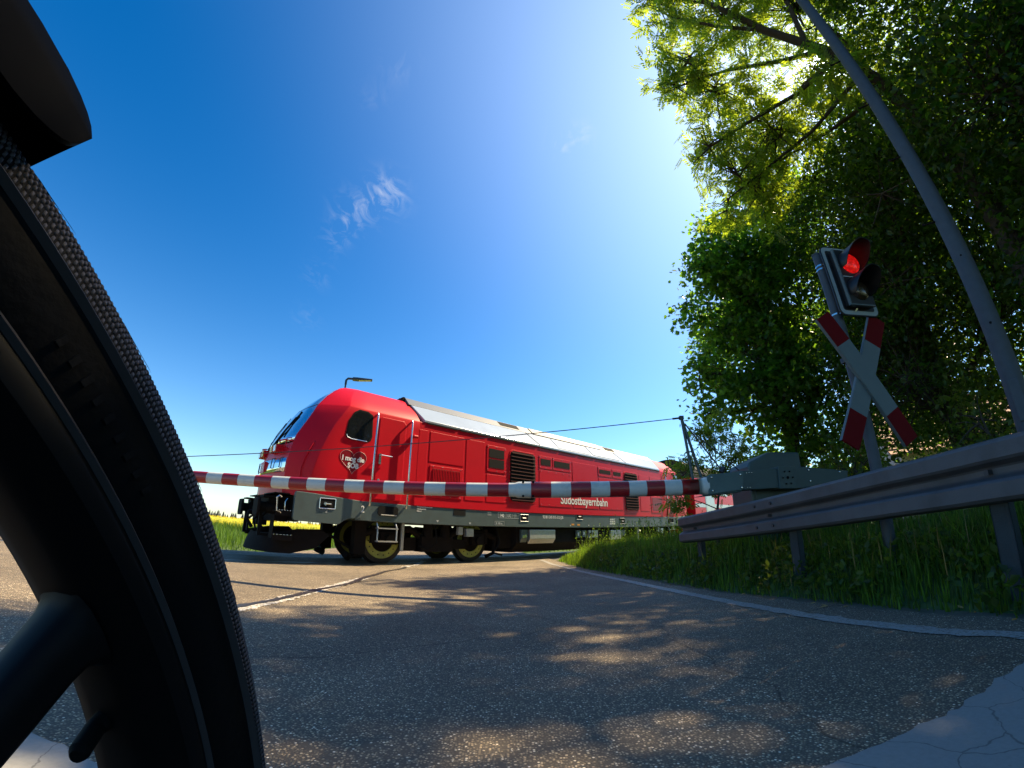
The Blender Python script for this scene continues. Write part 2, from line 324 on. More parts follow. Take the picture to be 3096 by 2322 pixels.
class MB:
    def __init__(s): s.v, s.f, s.m = [], [], []
    def add(s, vs, fs, mi=0):
        k = len(s.v); s.v += [tuple(map(float, p)) for p in vs]
        s.f += [tuple(i + k for i in f) for f in fs]; s.m += [mi] * len(fs); return s
    def box(s, x0, x1, y0, y1, z0, z1, mi=0, M=None):
        vs = [(x, y, z) for z in (z0, z1) for y in (y0, y1) for x in (x0, x1)]
        if M is not None: vs = [tuple(M @ Vector(p)) for p in vs]
        return s.add(vs, [(0, 2, 3, 1), (4, 5, 7, 6), (0, 1, 5, 4), (2, 6, 7, 3), (0, 4, 6, 2), (1, 3, 7, 5)], mi)
    def tube(s, pts, rad, n=8, mi=0, caps=True):
        pts = [np.array(p, float) for p in pts]
        if np.isscalar(rad): rad = [rad] * len(pts)
        rings = []; ref = None
        for i, p in enumerate(pts):
            d = pts[min(i + 1, len(pts) - 1)] - pts[max(i - 1, 0)]
            d = d / (np.linalg.norm(d) + 1e-12)
            if ref is None:
                ref = np.array([0, 0, 1.0]) if abs(d[2]) < .9 else np.array([1.0, 0, 0])
            a = np.cross(d, ref); a /= np.linalg.norm(a) + 1e-12; b = np.cross(a, d); ref = b
            rings.append([p + rad[i] * (math.cos(2 * math.pi * k / n) * a + math.sin(2 * math.pi * k / n) * b) for k in range(n)])
        return s.loft(rings, True, caps, mi)
    def loft(s, rings, closed=True, caps=True, mi=0):
        n = len(rings[0]); vs = [p for r in rings for p in r]; fs = []
        for i in range(len(rings) - 1):
            for k in range(n if closed else n - 1):
                k2 = (k + 1) % n
                fs.append((i * n + k, i * n + k2, (i + 1) * n + k2, (i + 1) * n + k))
        if caps: fs += [tuple(range(n))[::-1], tuple((len(rings) - 1) * n + k for k in range(n))]
        return s.add(vs, fs, mi)
    def prism(s, poly, fn, d0, d1, mi=0):
        """poly in 2D, fn(a, b, depth) -> 3D"""
        n = len(poly)
        vs = [fn(a, b, d0) for a, b in poly] + [fn(a, b, d1) for a, b in poly]
        fs = [tuple(range(n))[::-1], tuple(range(n, 2 * n))] + [(k, (k + 1) % n, n + (k + 1) % n, n + k) for k in range(n)]
        return s.add(vs, fs, mi)
    def disc_ring(s, fn, rings, n=32, mi=0, closed_profile=True):
        """revolve profile rings [(radius, axial)] ; fn(radius, angle, axial)->3D"""
        R_ = [[fn(r, 2 * math.pi * k / n, ax) for k in range(n)] for r, ax in rings]
        if closed_profile: R_.append(R_[0])
        return s.loft(R_, True, False, mi)
    def islands(s):
        p = list(range(len(s.v)))
        def fd_(i):
            while p[i] != i: p[i] = p[p[i]]; i = p[i]
            return i
        for f in s.f:
            for i in f[1:]: p[fd_(i)] = fd_(f[0])
        g = {}
        for f, m in zip(s.f, s.m): g.setdefault(fd_(f[0]), []).append((f, m))
        out = []
        for fs in g.values():
            ids = sorted({i for f, _ in fs for i in f}); mp = {i: k for k, i in enumerate(ids)}
            mb = MB(); mb.v = [s.v[i] for i in ids]; mb.f = [tuple(mp[i] for i in f) for f, _ in fs]; mb.m = [m for _, m in fs]; out.append(mb)
        return out
    def build_split(s, *a, **k): return [q.build(*a, **k) for q in s.islands()]
    def join_into(s, o, m, off=(0, 0, 0)):
        """surface pattern (bolts, rivets) goes into its part's own mesh"""
        me = o.data
        if m.name not in [x.name for x in me.materials]: me.materials.append(m)
        mi = [x.name for x in me.materials].index(m.name)
        bm = bmesh.new(); bm.from_mesh(me); vs = [bm.verts.new(tuple(np.array(p) - np.array(off))) for p in s.v]
        for f in s.f:
            try: q = bm.faces.new([vs[i] for i in f]); q.material_index = mi
            except ValueError: pass
        bm.to_mesh(me); bm.free()
    def build(s, name, mats, parent=None, off=(0, 0, 0), smooth=None, bevel=0.0, kind=None, seg=2):
        me = bpy.data.meshes.new(name)
        o3 = np.array(off, float)
        me.from_pydata([tuple(np.array(p) - o3) for p in s.v], [], s.f)
        if not isinstance(mats, (list, tuple)): mats = [mats]
        for m in mats: me.materials.append(m)
        me.polygons.foreach_set('material_index', s.m)
        bm = bmesh.new(); bm.from_mesh(me); bmesh.ops.remove_doubles(bm, verts=bm.verts, dist=1e-6)
        bmesh.ops.recalc_face_normals(bm, faces=bm.faces); bm.to_mesh(me); bm.free()
        if smooth is not None:
            me.polygons.foreach_set('use_smooth', [True] * len(me.polygons))
            me.set_sharp_from_angle(angle=R(smooth))
        me.update()
        o = bpy.data.objects.new(name, me); COL.objects.link(o)
        if parent is not None: o.parent = parent
        if bevel:
            b = o.modifiers.new('bevel', 'BEVEL'); b.width = bevel; b.segments = seg; b.limit_method = 'ANGLE'; b.angle_limit = R(35)
        if kind: o['kind'] = kind
        return o

def np_mesh(name, V, F, mat_, parent=None, tint=None, off=(0, 0, 0), smooth=False):
    me = bpy.data.meshes.new(name)
    V = np.asarray(V, np.float32) - np.asarray(off, np.float32); F = np.asarray(F, np.int32)
    me.vertices.add(len(V)); me.vertices.foreach_set('co', V.ravel())
    k = F.shape[1]
    me.loops.add(F.size); me.loops.foreach_set('vertex_index', F.ravel())
    me.polygons.add(len(F)); me.polygons.foreach_set('loop_start', np.arange(len(F), dtype=np.int32) * k)
    try: me.polygons.foreach_set('loop_total', np.full(len(F), k, np.int32))
    except Exception: pass
    me.materials.append(mat_)
    if tint is not None:
        a = me.attributes.new('tint', 'FLOAT', 'FACE'); a.data.foreach_set('value', np.asarray(tint, np.float32))
    if smooth: me.polygons.foreach_set('use_smooth', np.ones(len(F), bool))
    me.update(calc_edges=True); me.validate()
    o = bpy.data.objects.new(name, me); COL.objects.link(o)
    if parent is not None: o.parent = parent
    return o

def text_mesh(name, txt, size, M, mat_, parent, bold=0.0, align='LEFT', depth=.0015, xs=1.0, spacing=1.0):
    cu = bpy.data.curves.new(name, 'FONT'); cu.body = txt; cu.size = size; cu.align_x = align; cu.extrude = depth; cu.offset = bold
    cu.space_character = spacing; cu.resolution_u = 3
    ob = bpy.data.objects.new(name + '_tmp', cu); COL.objects.link(ob)
    dg = bpy.context.evaluated_depsgraph_get()
    me = bpy.data.meshes.new_from_object(ob.evaluated_get(dg)); me.name = name
    bpy.data.objects.remove(ob); bpy.data.curves.remove(cu)
    for v in me.vertices: v.co = M @ Vector((v.co.x * xs, v.co.y, v.co.z))
    me.materials.clear(); me.materials.append(mat_)
    o = bpy.data.objects.new(name, me); COL.objects.link(o); o.parent = parent
    return o

# ------------------------------------------------------------------ ground levels
AZ = R(46.2)
TD = np.array([math.sin(AZ), math.cos(AZ), 0]); TN = np.array([math.cos(AZ), -math.sin(AZ), 0])
S0 = 1.8
def gz(X, Y):
    a = np.maximum(.0285 * (10.8 - (-.0715 * X + .9974 * Y)), 0)
    n = np.maximum(.09 * (X * TN[0] + Y * TN[1] + 8.5), 0)
    return np.minimum(np.minimum(a, n), .40)
def trk(u, v): return TD * (u + S0) + TN * (v - 10.0)
_eY = np.array([-40, -3, .5, 1.27, 1.6, 2.15, 3.2, 5.1, 7.74, 11.9, 17, 60]); _eX = np.array([4.9, 2.12, 1.98, 1.90, 1.80, 1.72, 1.645, 1.52, 1.26, .95, .25, -4])
def edge_x(Y): return np.interp(Y, _eY, _eX)
_vY = np.array([-40, -3, 1.0, 1.46, 2.02, 2.82, 3.98, 6.45, 8.15, 10.95, 12.8, 17, 60]); _vX = np.array([5.3, 2.5, 2.2, 2.17, 2.14, 2.06, 1.86, 1.68, 1.45, 1.32, 1.22, .5, -3.7])
def verge_x(Y): return np.interp(Y, _vY, _vX)

rng = np.random.default_rng(7)
def sheet(name, xs_fn, ys, nx, dz, m, kind='structure'):
    V, F = [], []
    for j, y in enumerate(ys):
        a, b = xs_fn(y)
        for i in range(nx):
            x = a + (b - a) * i / (nx - 1); V.append((x, y, float(gz(x, y)) + dz))
    for j in range(len(ys) - 1):
        for i in range(nx - 1): F.append((j * nx + i, j * nx + i + 1, (j + 1) * nx + i + 1, (j + 1) * nx + i))
    o = np_mesh(name, V, F, m, smooth=True); o['kind'] = kind
    return o
# ground: one sheet to the horizon, fine near the road
gx = np.concatenate([[-3000, -900, -300, -100, -50], np.arange(-30, 30.01, .5), [50, 100, 300, 900, 3000]])
gy = np.concatenate([[-3000, -900, -300, -100, -50], np.arange(-20, 36.01, .5), [60, 100, 300, 900, 3000]])
GX, GY = np.meshgrid(gx, gy)
GZ = gz(GX, GY) - .06
V = np.stack([GX, GY, GZ], -1).reshape(-1, 3); nx = len(gx)
jj, ii = np.meshgrid(np.arange(len(gy) - 1), np.arange(nx - 1), indexing='ij')
F = np.stack([jj * nx + ii, jj * nx + ii + 1, (jj + 1) * nx + ii + 1, (jj + 1) * nx + ii], -1).reshape(-1, 4)
g = np_mesh('ground', V, F, M_GROUND, smooth=True); g['kind'] = 'structure'
# road surface (paved up to and over the track), ragged right-hand edge
ys = np.concatenate([np.arange(-30, -2, 1.0), np.arange(-2, 18, .12), np.arange(18, 60, 1.5)])
wob = {float(y): float(rng.normal(0, .028)) for y in ys}
def left_x(y):
    # this side of the track the paving runs far left; beyond it the road keeps its width
    n_line = lambda y: (-(11.9) + .722 * y) / .692          # x where n = -11.9 (just beyond the far rail)
    return max(-60.0 if y < 6 else -60.0, min(n_line(y), -5.9 - .075 * y)) if y > -50 else -60
def road_span(y):
    xl = -40.0
    xn = (-12.0 + .7218 * y) / .6921
    if xn > xl: xl = min(xn, -5.2 - .075 * y)
    return xl, float(verge_x(y)) + wob[float(y)]
sheet('road', road_span, list(ys), 60, 0.0, M_ASPH)
# gravelly strip between asphalt and grass
def soil_span(y): return float(verge_x(y)) - .06, float(verge_x(y)) + .55
sheet('ground_strip', soil_span, list(np.arange(-8, 13.2, .15)), 8, -.012, M_SOIL)
# low grass bank rising beside the road
def bank(X, Y):
    t = np.clip((X - verge_x(Y) - .08) / .55, 0, 1); n = X * TN[0] + Y * TN[1] + 10.0
    return .25 * t * t * (3 - 2 * t) * np.clip((n - 2.0) / 2.0, 0, 1)
def gzb(X, Y): return gz(X, Y) + bank(X, Y)
ys_b = np.arange(-12, 13.4, .2); V, F = [], []
for y in ys_b:
    for f in np.concatenate([np.linspace(0, .8, 12), np.linspace(1.1, 9, 18)]):
        x = float(verge_x(y)) + .05 + f; V.append((x, y, float(gzb(x, y)) - .03 + .02 * math.sin(x * 7 + y * 5) * min(1, f * 3)))
nb_ = 30; F = [(j * nb_ + i, j * nb_ + i + 1, (j + 1) * nb_ + i + 1, (j + 1) * nb_ + i) for j in range(len(ys_b) - 1) for i in range(nb_ - 1)]
np_mesh('ground_bank', V, F, M_GROUND, smooth=True)['kind'] = 'structure'
# painted lines
def line(name, pts_fn, ys, half, dz, m, wobble=.008):
    r_ = np.random.default_rng(3)
    def sp(y):
        c = pts_fn(y); return c - half + r_.normal(0, wobble), c + half + r_.normal(0, wobble)
    return sheet(name, sp, list(ys), 3, dz, m)
line('road_edge_line', edge_x, np.arange(-6, 12.6, .05), .06, .004, M_EDGE)
line('road_edge_line', edge_x, np.arange(14.6, 34, .1), .06, .004, M_EDGE)
cx = lambda y: -1.49 - .0665 * y
line('road_centre_line', cx, np.arange(1.0, 5.6, .04), .065, .004, M_CENT, .012)
line('road_centre_line', cx, np.arange(8.3, 11.3, .04), .065, .004, M_CENT, .012)
def tar_x(y): return cx(y) + .035 * math.sin(y * 1.7) + .02 * math.sin(y * 4.1 + 1)
line('road_seam_strip', tar_x, np.arange(1.0, 8.6, .05), .035, .008, M_TAR, .008)
# thick stop line at the camera's feet
_sX = np.array([-3.2, -1.01, -.77, .63, .77, .98, 1.21, 1.55, 1.8]); _sY = np.array([.70, .77, .745, .835, .86, .90, .96, 1.06, 1.10])
V, F = [], []; xsl = np.arange(-3.2, 1.78, .03)
for i, x in enumerate(xsl):
    y1 = float(np.interp(x, _sX, _sY)) + rng.normal(0, .006)
    for t in (0, .5, 1):
        y = y1 - .52 * (1 - t); V.append((x, y, float(gz(x, y)) + .006))
for i in range(len(xsl) - 1):
    for t in range(2): F.append((i * 3 + t, (i + 1) * 3 + t, (i + 1) * 3 + t + 1, i * 3 + t + 1))
np_mesh('road_stop_line', V, F, M_STOP)['kind'] = 'structure'

# ------------------------------------------------------------------ track
def tpt(u, v, z): return tuple(trk(u, v) + np.array([0, 0, z]))
for v in (.7525, -.7525):
    mb = MB()
    prof = [(-.036, -.02), (-.036, .002), (.036, .002), (.036, -.02), (.012, -.045), (.012, -.12), (.07, -.14), (-.07, -.14), (-.012, -.12), (-.012, -.045)]
    mb.loft([[tpt(u, v + a, b) for a, b in prof] for u in (-60, 0, 30, 90)])
    tag(mb.build('rail', M_RAIL, smooth=30), kind='structure')
    mb = MB(); s_ = -1 if v > 0 else 1
    mb.loft([[tpt(u, v + s_ * .04, .005), tpt(u, v + s_ * .10, .005)] for u in np.arange(-10, 6.1, .5)], closed=False, caps=False)
    tag(mb.build('road_groove_strip', M_BLACK), kind='structure')
for a, b in ((-60, -11), (7.2, 90)):
    mb = MB(); mb.loft([[tpt(u, 1.9, -.05), tpt(u, 1.25, -.02), tpt(u, -1.25, -.02), tpt(u, -1.9, -.05)] for u in np.linspace(a, b, 30)], closed=False, caps=False)
    tag(mb.build('ground_ballast', M_BALLAST, smooth=60), kind='structure')

# ------------------------------------------------------------------ locomotive
BASE = TD * S0 - TN * 10.0
def T(u, v, z): return (u, -v, z)
ROT_T = math.pi / 2 - AZ
loco = thing('locomotive', tuple(BASE), 'red diesel locomotive with white roof panels and grey frame crossing the road', 'locomotive', rz=ROT_T)
LEN = 18.86
def tb(mb, u0, u1, v0, v1, z0, z1, mi=0): return mb.box(u0, u1, -v1, -v0, z0, z1, mi)
# cab shell: rows (z, front centre u, mask corner u, mask corner v, shoulder u, side v)
CAB = [(1.33, .22, .42, 1.13, .80, 1.46), (1.75, .23, .42, 1.16, .86, 1.49), (2.05, .26, .43, 1.18, .93, 1.49), (2.30, .32, .47, 1.18, 1.00, 1.49),
       (2.57, .40, .55, 1.17, 1.10, 1.49), (2.85, .54, .70, 1.15, 1.22, 1.49), (3.10, .68, .83, 1.12, 1.36, 1.49), (3.30, .80, .92, 1.08, 1.48, 1.485),
       (3.345, .84, .95, 1.06, 1.51, 1.472), (3.60, 1.08, 1.14, .98, 1.60, 1.24), (3.80, 1.30, 1.35, .90, 1.72, 1.04), (3.88, 1.40, 1.45, .84, 1.78, .96), (3.94, 1.53, 1.57, .76, 1.86, .86), (3.975, 1.76, 1.79, .6, 2.02, .66)]
UR = 3.30
def cab_ring(row, off=0.0, ur=UR):
    z, uf, um, vm, us, vs = row
    # rounded mask corner
    half = [(ur, vs), (us + .40, vs), (us + .014, vs), (us - .012, vs - .009), (um + .05, vm + .030), (um + .004, vm - .012), (um - (um - uf) * .6, vm * .55)]
    pts = half + [(uf, 0)] + [(a, -b) for a, b in half[::-1]]
    return pts
def cab_shell(mirror):
    mb = MB(); rings = []
    for row in CAB:
        pts = cab_ring(row)
        rings.append([T((LEN - a) if mirror else a, b, row[0]) for a, b in pts])
    mb.loft(rings, closed=True, caps=True)
    return mb
cab = cab_shell(False).build('cab', M_RED, loco, smooth=28)
cab2 = cab_shell(True).build('cab', M_RED, loco, smooth=28)
# windscreen: upper part of the mask, and white/grey lower mask panels
def mask(name, m, rows, lo, hi, off, mirror=False, parent=loco):
    mb = MB(); rr = []
    zs = np.linspace(lo, hi, rows)
    A_ = np.array(CAB)
    for z in zs:
        row = [z] + [float(np.interp(z, A_[:, 0], A_[:, c])) for c in range(1, 6)]
        z_, uf, um, vm, us, vs = row
        um2 = um - .005
        half = [(um2 - off + .012, vm - .05), (um2 - (um - uf) * .6 - off, vm * .55)]
        pts = half + [(uf - off, 0)] + [(a, -b) for a, b in half[::-1]]
        rr.append([T((LEN - a) if mirror else a, b, z) for a, b in pts])
    mb.loft(rr, closed=False, caps=False)
    o = mb.build(name, m, parent, smooth=60)
    sm = o.modifiers.new('solid', 'SOLIDIFY'); sm.thickness = .012; sm.offset = -1
    return o
for mir in (False, True):
    pc = cab2 if mir else cab
    mask('windscreen', M_WSHIELD, 10, 2.42, 3.74, .012, mir, pc)
    mask('front_panel', M_WSHIELD, 4, 1.78, 2.06, .010, mir, pc)
    mask('windscreen_seam', M_BLACK, 2, 3.32, 3.345, .0135, mir, pc); mask('windscreen_seam', M_BLACK, 2, 2.40, 2.43, .0135, mir, pc)
for z in (2.42, 3.45):
    pass
# side window with frame
WIN = [(1.50, 2.70), (1.53, 2.99), (1.64, 3.19), (1.74, 3.255), (1.93, 3.25), (2.045, 3.19), (2.075, 2.75), (2.05, 2.66), (1.97, 2.615), (1.62, 2.62), (1.53, 2.645)]
def grow(poly, k):
    c = np.mean(np.array(poly), 0); return [tuple(c + (np.array(p) - c) * k) for p in poly]
for side in (1, -1):
    for mir in (False, True):
        U = (lambda u: LEN - u) if mir else (lambda u: u)
        pc = cab2 if mir else cab
        fn = lambda a, b, d: T(U(a), side * d, b)
        w = MB().prism(grow(WIN, 1.09), fn, 1.46, 1.497).build('window_frame', M_BLACK, pc, bevel=.004)
        MB().prism(grow(WIN, .985), fn, 1.47, 1.501).build('window_pane', M_GLASS, w)
        # polished rim along the lower edge
        low = [WIN[i] for i in (0, 10, 9, 8)]
        MB().tube([fn(a, b, 1.503) for a, b in grow(WIN, 1.03)[0:1] + [grow(WIN, 1.03)[i] for i in (10, 9, 8)]], .012, 8).build('window_rim', M_STEEL, w, smooth=40)
        # cab door
        mbd = MB().prism([(2.25, 1.40), (2.94, 1.40), (2.94, 3.16), (2.86, 3.24), (2.30, 3.24), (2.25, 3.20)], fn, 1.44, 1.499)
        dr = mbd.build('door', M_RED, pc, bevel=.012)
        mb = MB(); mb.prism([(2.30, 2.16), (2.36, 2.16), (2.36, 2.40), (2.30, 2.40)], fn, 1.495, 1.512)
        mb.tube([fn(2.33, 2.36, 1.505), fn(2.33, 2.36, 1.56), fn(2.60, 2.355, 1.56)], .014, 8)
        mb.build('handle', M_STEEL, dr, smooth=40)
        mb = MB(); mb.prism([(2.31, 1.70), (2.36, 1.70), (2.36, 1.84), (2.31, 1.84)], fn, 1.495, 1.512)
        mb.tube([fn(2.335, 1.75, 1.505), fn(2.335, 1.75, 1.55), fn(2.56, 1.745, 1.55)], .012, 8)
        mb.build('handle', M_STEEL, dr, smooth=40)
        for hu in (2.155, 3.05):
            mb = MB(); mb.tube([fn(hu, 3.25, 1.49), fn(hu, 3.27, 1.56), fn(hu, 3.24, 1.575), fn(hu, 1.30, 1.575), fn(hu, 1.26, 1.56), fn(hu, 1.26, 1.47)], .021, 10)
            mb.build('handrail', M_STEEL, loco, smooth=50)
        # curved front grab rail
        mb = MB(); mb.tube([fn(.66, 1.50, 1.40), fn(.66, 1.85, 1.40), fn(.72, 2.1, 1.40), fn(.86, 2.42, 1.40), fn(.90, 2.47, 1.36)], .012, 8)
        mb.build('grab_rail', M_RED, loco, smooth=50)
        # rounded step pocket and ladder below the door
        pk = [(2.40, 1.10), (2.44, 1.06), (2.85, 1.06), (2.89, 1.10), (2.89, 1.23), (2.85, 1.27), (2.44, 1.27), (2.40, 1.23)]
        MB().prism(pk, fn, 1.44, 1.497).build('step_pocket', M_BLACK, loco)
        MB().prism([(2.46, 1.065), (2.84, 1.065), (2.84, 1.085), (2.46, 1.085)], fn, 1.46, 1.54).build('step_tread', M_ALU, loco, bevel=.004)
        mb = MB()
        for lu in (2.42, 2.88):
            mb.tube([fn(lu, .90, 1.44), fn(lu, .80, 1.50), fn(lu, .50, 1.50)], .016, 8)
        for lz in (.79, .515): mb.prism([(2.41, lz - .012), (2.89, lz - .012), (2.89, lz + .014), (2.41, lz + .014)], fn, 1.42, 1.56)
        mb.build('step_ladder', M_ALU, loco, smooth=40)
# machine room
mb = MB(); tb(mb, UR - .02, LEN - UR + .02, -1.485, 1.485, 1.33, 3.33)
body = mb.build('machine_room', M_RED, loco, bevel=.015)
# roof: white lower slopes, grey upper slopes, flat top
RA, RB = 3.42, LEN - 3.42
for side in (1, -1):
    mb = MB(); mb.loft([[T(ra, side * 1.50, 3.335), T(ra, side * 1.50, 3.39), T(ra - .18 if i == 0 else ra + .18, side * 1.08, 3.82), T(ra - .18 if i == 0 else ra + .18, side * .9, 3.78), T(ra, side * 1.3, 3.335)] for i, ra in enumerate((RA, RB))])
    rp = mb.build('roof_panel', M_WHITE, loco, bevel=.01)
    mb = MB(); mb.loft([[T(ra, side * 1.08, 3.826), T(ra - .0, side * .84, 4.05), T(ra, side * .6, 4.09), T(ra, 0, 4.10), T(ra, 0, 3.9), T(ra, side * .9, 3.8)] for ra in (RA - .24, RB + .24)])
    mb.build('roof_ridge', M_ROOFG, loco, bevel=.006)
    # black drain gap with brackets under the roof panel
    mb = MB()
    for a in np.arange(RA + .1, RB - .9, 1.0):
        tb(mb, a, a + .90, *(sorted((side * 1.484, side * 1.503))), 3.305, 3.332)
    mb.build('drip_gap', M_BLACK, loco)
    # seams, vents and raised hatches on the slope
    def sl(u, t, d): # t 0..1 up the white slope
        a = np.array([1.50, 3.39]); b = np.array([1.08, 3.82]); p = a + (b - a) * t; nn = np.array([.715, .70])
        p = p + nn * d; return T(u, side * p[0], p[1])
    mb = MB()
    for u, sl_ in ((7.55, -.22), (12.55, -.25)):
        mb.loft([[sl(u, 0, -.004), sl(u + .03, 0, -.004), sl(u + .03, 0, .006), sl(u, 0, .006)], [sl(u + sl_, 1, -.004), sl(u + sl_ + .03, 1, -.004), sl(u + sl_ + .03, 1, .006), sl(u + sl_, 1, .006)]])
    mb.build_split('roof_seam', M_BLACK, loco)
    def plate(u0, u1, t0, t1, d, m, nm, par):
        mbp = MB(); mbp.loft([[sl(u, t0, -.01), sl(u, t0, d), sl(u, t1, d), sl(u, t1, -.01)] for u in (u0, u1)])
        return mbp.build(nm, m, par, bevel=.004)
    hv = plate(8.5, 10.3, .08, .92, .012, M_WHITE, 'roof_hatch', loco)
    for t in (.28, .55): 
        gr = plate(8.62, 9.7, t, t + .15, .018, M_ROOFG, 'vent_grille', hv)
    plate(10.45, 12.2, .10, .95, .014, M_WHITE, 'roof_hatch', loco)
    # upper slope dark openings
    def su(u, t, d):
        a = np.array([1.08, 3.826]); b = np.array([.84, 4.05]); p = a + (b - a) * t + np.array([.68, .73]) * d; return T(u, side * p[0], p[1])
    for u0, u1 in ((6.35, 7.15), (11.9, 12.6)):
        mb = MB(); mb.loft([[su(u, .25, -.01), su(u, .25, .008), su(u, .9, .008), su(u, .9, -.01)] for u in (u0, u1)])
        mb.build('roof_opening', M_BLACK, loco)
    mb = MB(); mb.loft([[su(u, .0, -.01), su(u, .0, .02), su(u, 1.0, .02), su(u, 1.0, -.01)] for u in (7.7, 11.5)])
    mb.build('roof_hatch', M_ROOFG, loco, bevel=.004)
    for a in np.arange(7.9, 11.4, .35):
        pass
mb = MB(); tb(mb, RA - .30, RA - .24, -.85, .85, 3.80, 4.06); tb(mb, RB + .24, RB + .30, -.85, .85, 3.80, 4.06)
mb.build_split('roof_bulkhead', M_BLACK, loco)
mb = MB()
for v in (.45, -.45): mb.tube([T(RA - .20, v, 4.06), T(RA - .20, v, 4.13), T(RA - .11, v, 4.13), T(RA - .11, v, 4.06)], .012, 6)
mb.build_split('lifting_eye', M_BLACK, loco)
mb = MB(); mb.tube([T(2.75, 0, 3.99), T(2.75, 0, 4.05)], .03, 8); mb.build('antenna', M_BLACK, loco)
# grey frame
mb = MB(); tb(mb, 1.90, LEN - 1.90, -1.47, 1.47, .93, 1.335)
mb.build('frame', M_FRAME, loco, bevel=.01)
for side in (1, -1):
    for mir in (False, True):
        U = (lambda u: LEN - u) if mir else (lambda u: u)
        fn = lambda a, b, d: T(U(a), side * d, b)
        pan = [(.60, .90), (.63, .84), (1.50, .82), (1.56, .83), (1.62, .88), (1.74, .95), (1.93, .965), (2.02, .965), (2.02, 1.335), (1.98, 1.335), (.98, 1.395), (.62, 1.40), (.60, 1.37)]
        ep = MB().prism(pan, fn, 1.40, 1.482).build('end_skirt', M_FRAME, loco, bevel=.008)
        w = MB().prism([(1.11, 1.12), (1.43, 1.125), (1.43, 1.315), (1.11, 1.31)], fn, 1.45, 1.486).build('socket_recess', M_BLACK, ep)
        mb = MB()
        for p, q in (((1.105, 1.115), (1.105, 1.315)), ((1.105, 1.315), (1.435, 1.32)), ((1.105, 1.115), (1.435, 1.12)), ((1.435, 1.12), (1.435, 1.32))):
            mb.tube([fn(*p, 1.487), fn(*q, 1.487)], .008, 6)
        mb.build('recess_rim', M_STEEL, ep)
        mb = MB(); mb.tube([fn(1.22, 1.21, 1.48), fn(1.22, 1.21, 1.505)], .035, 10); mb.tube([fn(1.22, 1.21, 1.50), fn(1.34, 1.21, 1.50)], .018, 8); mb.build('brake_cock', M_STEEL, ep)
# small port boxes in the frame, plates and lettering (camera side)
def port(u0, u1, z0, z1, side=1):
    fn = lambda a, b, d: T(a, side * d, b)
    p = MB().prism([(u0, z0), (u1, z0), (u1, z1), (u0, z1)], fn, 1.46, 1.476).build('inspection_port', M_BLACK, loco, bevel=.01)
    mb = MB()
    q = [(u0, z0), (u1, z0), (u1, z1), (u0, z1), (u0, z0)]
    mb.tube([fn(a, b, 1.478) for a, b in q], .006, 6); mb.tube([fn((u0 + u1) / 2 - .07, z0 + .09, 1.478), fn((u0 + u1) / 2 + .06, z0 + .09, 1.478)], .014, 6)
    mb.build('port_rim', M_ALU, p)
for side in (1, -1):
    port(6.74, 7.06, 1.09, 1.28, side); port(9.32, 9.66, 1.19, 1.40, side); port(11.95, 12.28, 1.06, 1.26, side)
fnc = lambda a, b, d: T(a, d, b)
MB().prism([(4.43, 1.17), (4.80, 1.17), (4.80, 1.315), (4.43, 1.315)], fnc, 1.46, 1.476).build('name_plate', M_BLACK, loco)
def MT(u, z, v=1.4725, slant=0): # text plane on the camera-side wall: text x -> +u, y -> z
    return Matrix(((1, 0, 0, u), (0, 0, -1, -v), (0, 1, 0, z), (0, 0, 0, 1)))
text_mesh('lettering', 'Südostbayernbahn', .385, MT(8.50, 1.665, 1.4965), M_LETTER, body, bold=.006, xs=.93)
text_mesh('number_lettering', '92 80 1245 015-3 D-DB', .125, MT(7.68, 1.195), M_LETTER, loco, bold=.001, xs=.78)
mb = MB(); tb(mb, 8.50, 8.56, 1.470, 1.4745, 1.17, 1.178); mb.build('underline_mark', M_LETTER, loco)
text_mesh('letter_uic', '140', .125, MT(5.95, 1.185), M_LETTER, loco, bold=.001, xs=.9)
text_mesh('letter_uic', 'UIC', .125, MT(6.24, 1.185), M_GREYLET, loco, bold=.001, xs=.72)
mb = MB()
for a, b, c, d in ((5.90, 6.70, 1.155, 1.163), (5.90, 6.70, 1.305, 1.313), (5.90, 5.908, 1.155, 1.313), (6.692, 6.70, 1.155, 1.313), (6.19, 6.198, 1.155, 1.313),
                   (6.44, 6.448, 1.18, 1.29), (6.50, 6.508, 1.18, 1.29), (6.56, 6.568, 1.18, 1.29), (6.44, 6.6, 1.232, 1.238)):
    tb(mb, a, b, 1.468, 1.4735, c, d)
mb.build('uic_grid', M_GREYLET, loco)
text_mesh('letter_length', '18,90m\n10,44m', .06, MT(5.52, 1.27), M_GREYLET, loco, xs=.8)
text_mesh('letter_radius', 'R 100 m', .085, MT(5.83, .985), M_GREYLET, loco, bold=.001, xs=.78)
mb = MB()
for a, b, c, d in ((5.79, 6.13, .965, .971), (5.79, 6.13, 1.065, 1.071), (5.79, 5.796, .965, 1.071), (6.124, 6.13, .965, 1.071)): tb(mb, a, b, 1.468, 1.4735, c, d)
mb.build('radius_frame', M_GREYLET, loco)
text_mesh('letter_owner', 'DB Regionetz Verkehrs GmbH\nSüdostbayernbahn\nMühldorf', .05, MT(3.38, 1.30), M_LETTER, loco, xs=.68)
text_mesh('letter_end', '2', .20, MT(2.0, 1.10, 1.484), M_LETTER, loco, bold=.002, xs=.9)
text_mesh('letter_small', 'd', .08, MT(1.24, 1.03, 1.484), M_GREYLET, loco)
mb = MB()
for u, z in ((3.97, 1.0), (4.95, .98), (9.0, .98), (12.9, .96), (13.8, .97), (10.6, .99)):
    mb.prism([(u - .035, z + .03), (u + .035, z + .03), (u, z - .02)], fnc, 1.468, 1.4735)
mb.build_split('lift_mark', M_GREYLET, loco)
mb = MB()
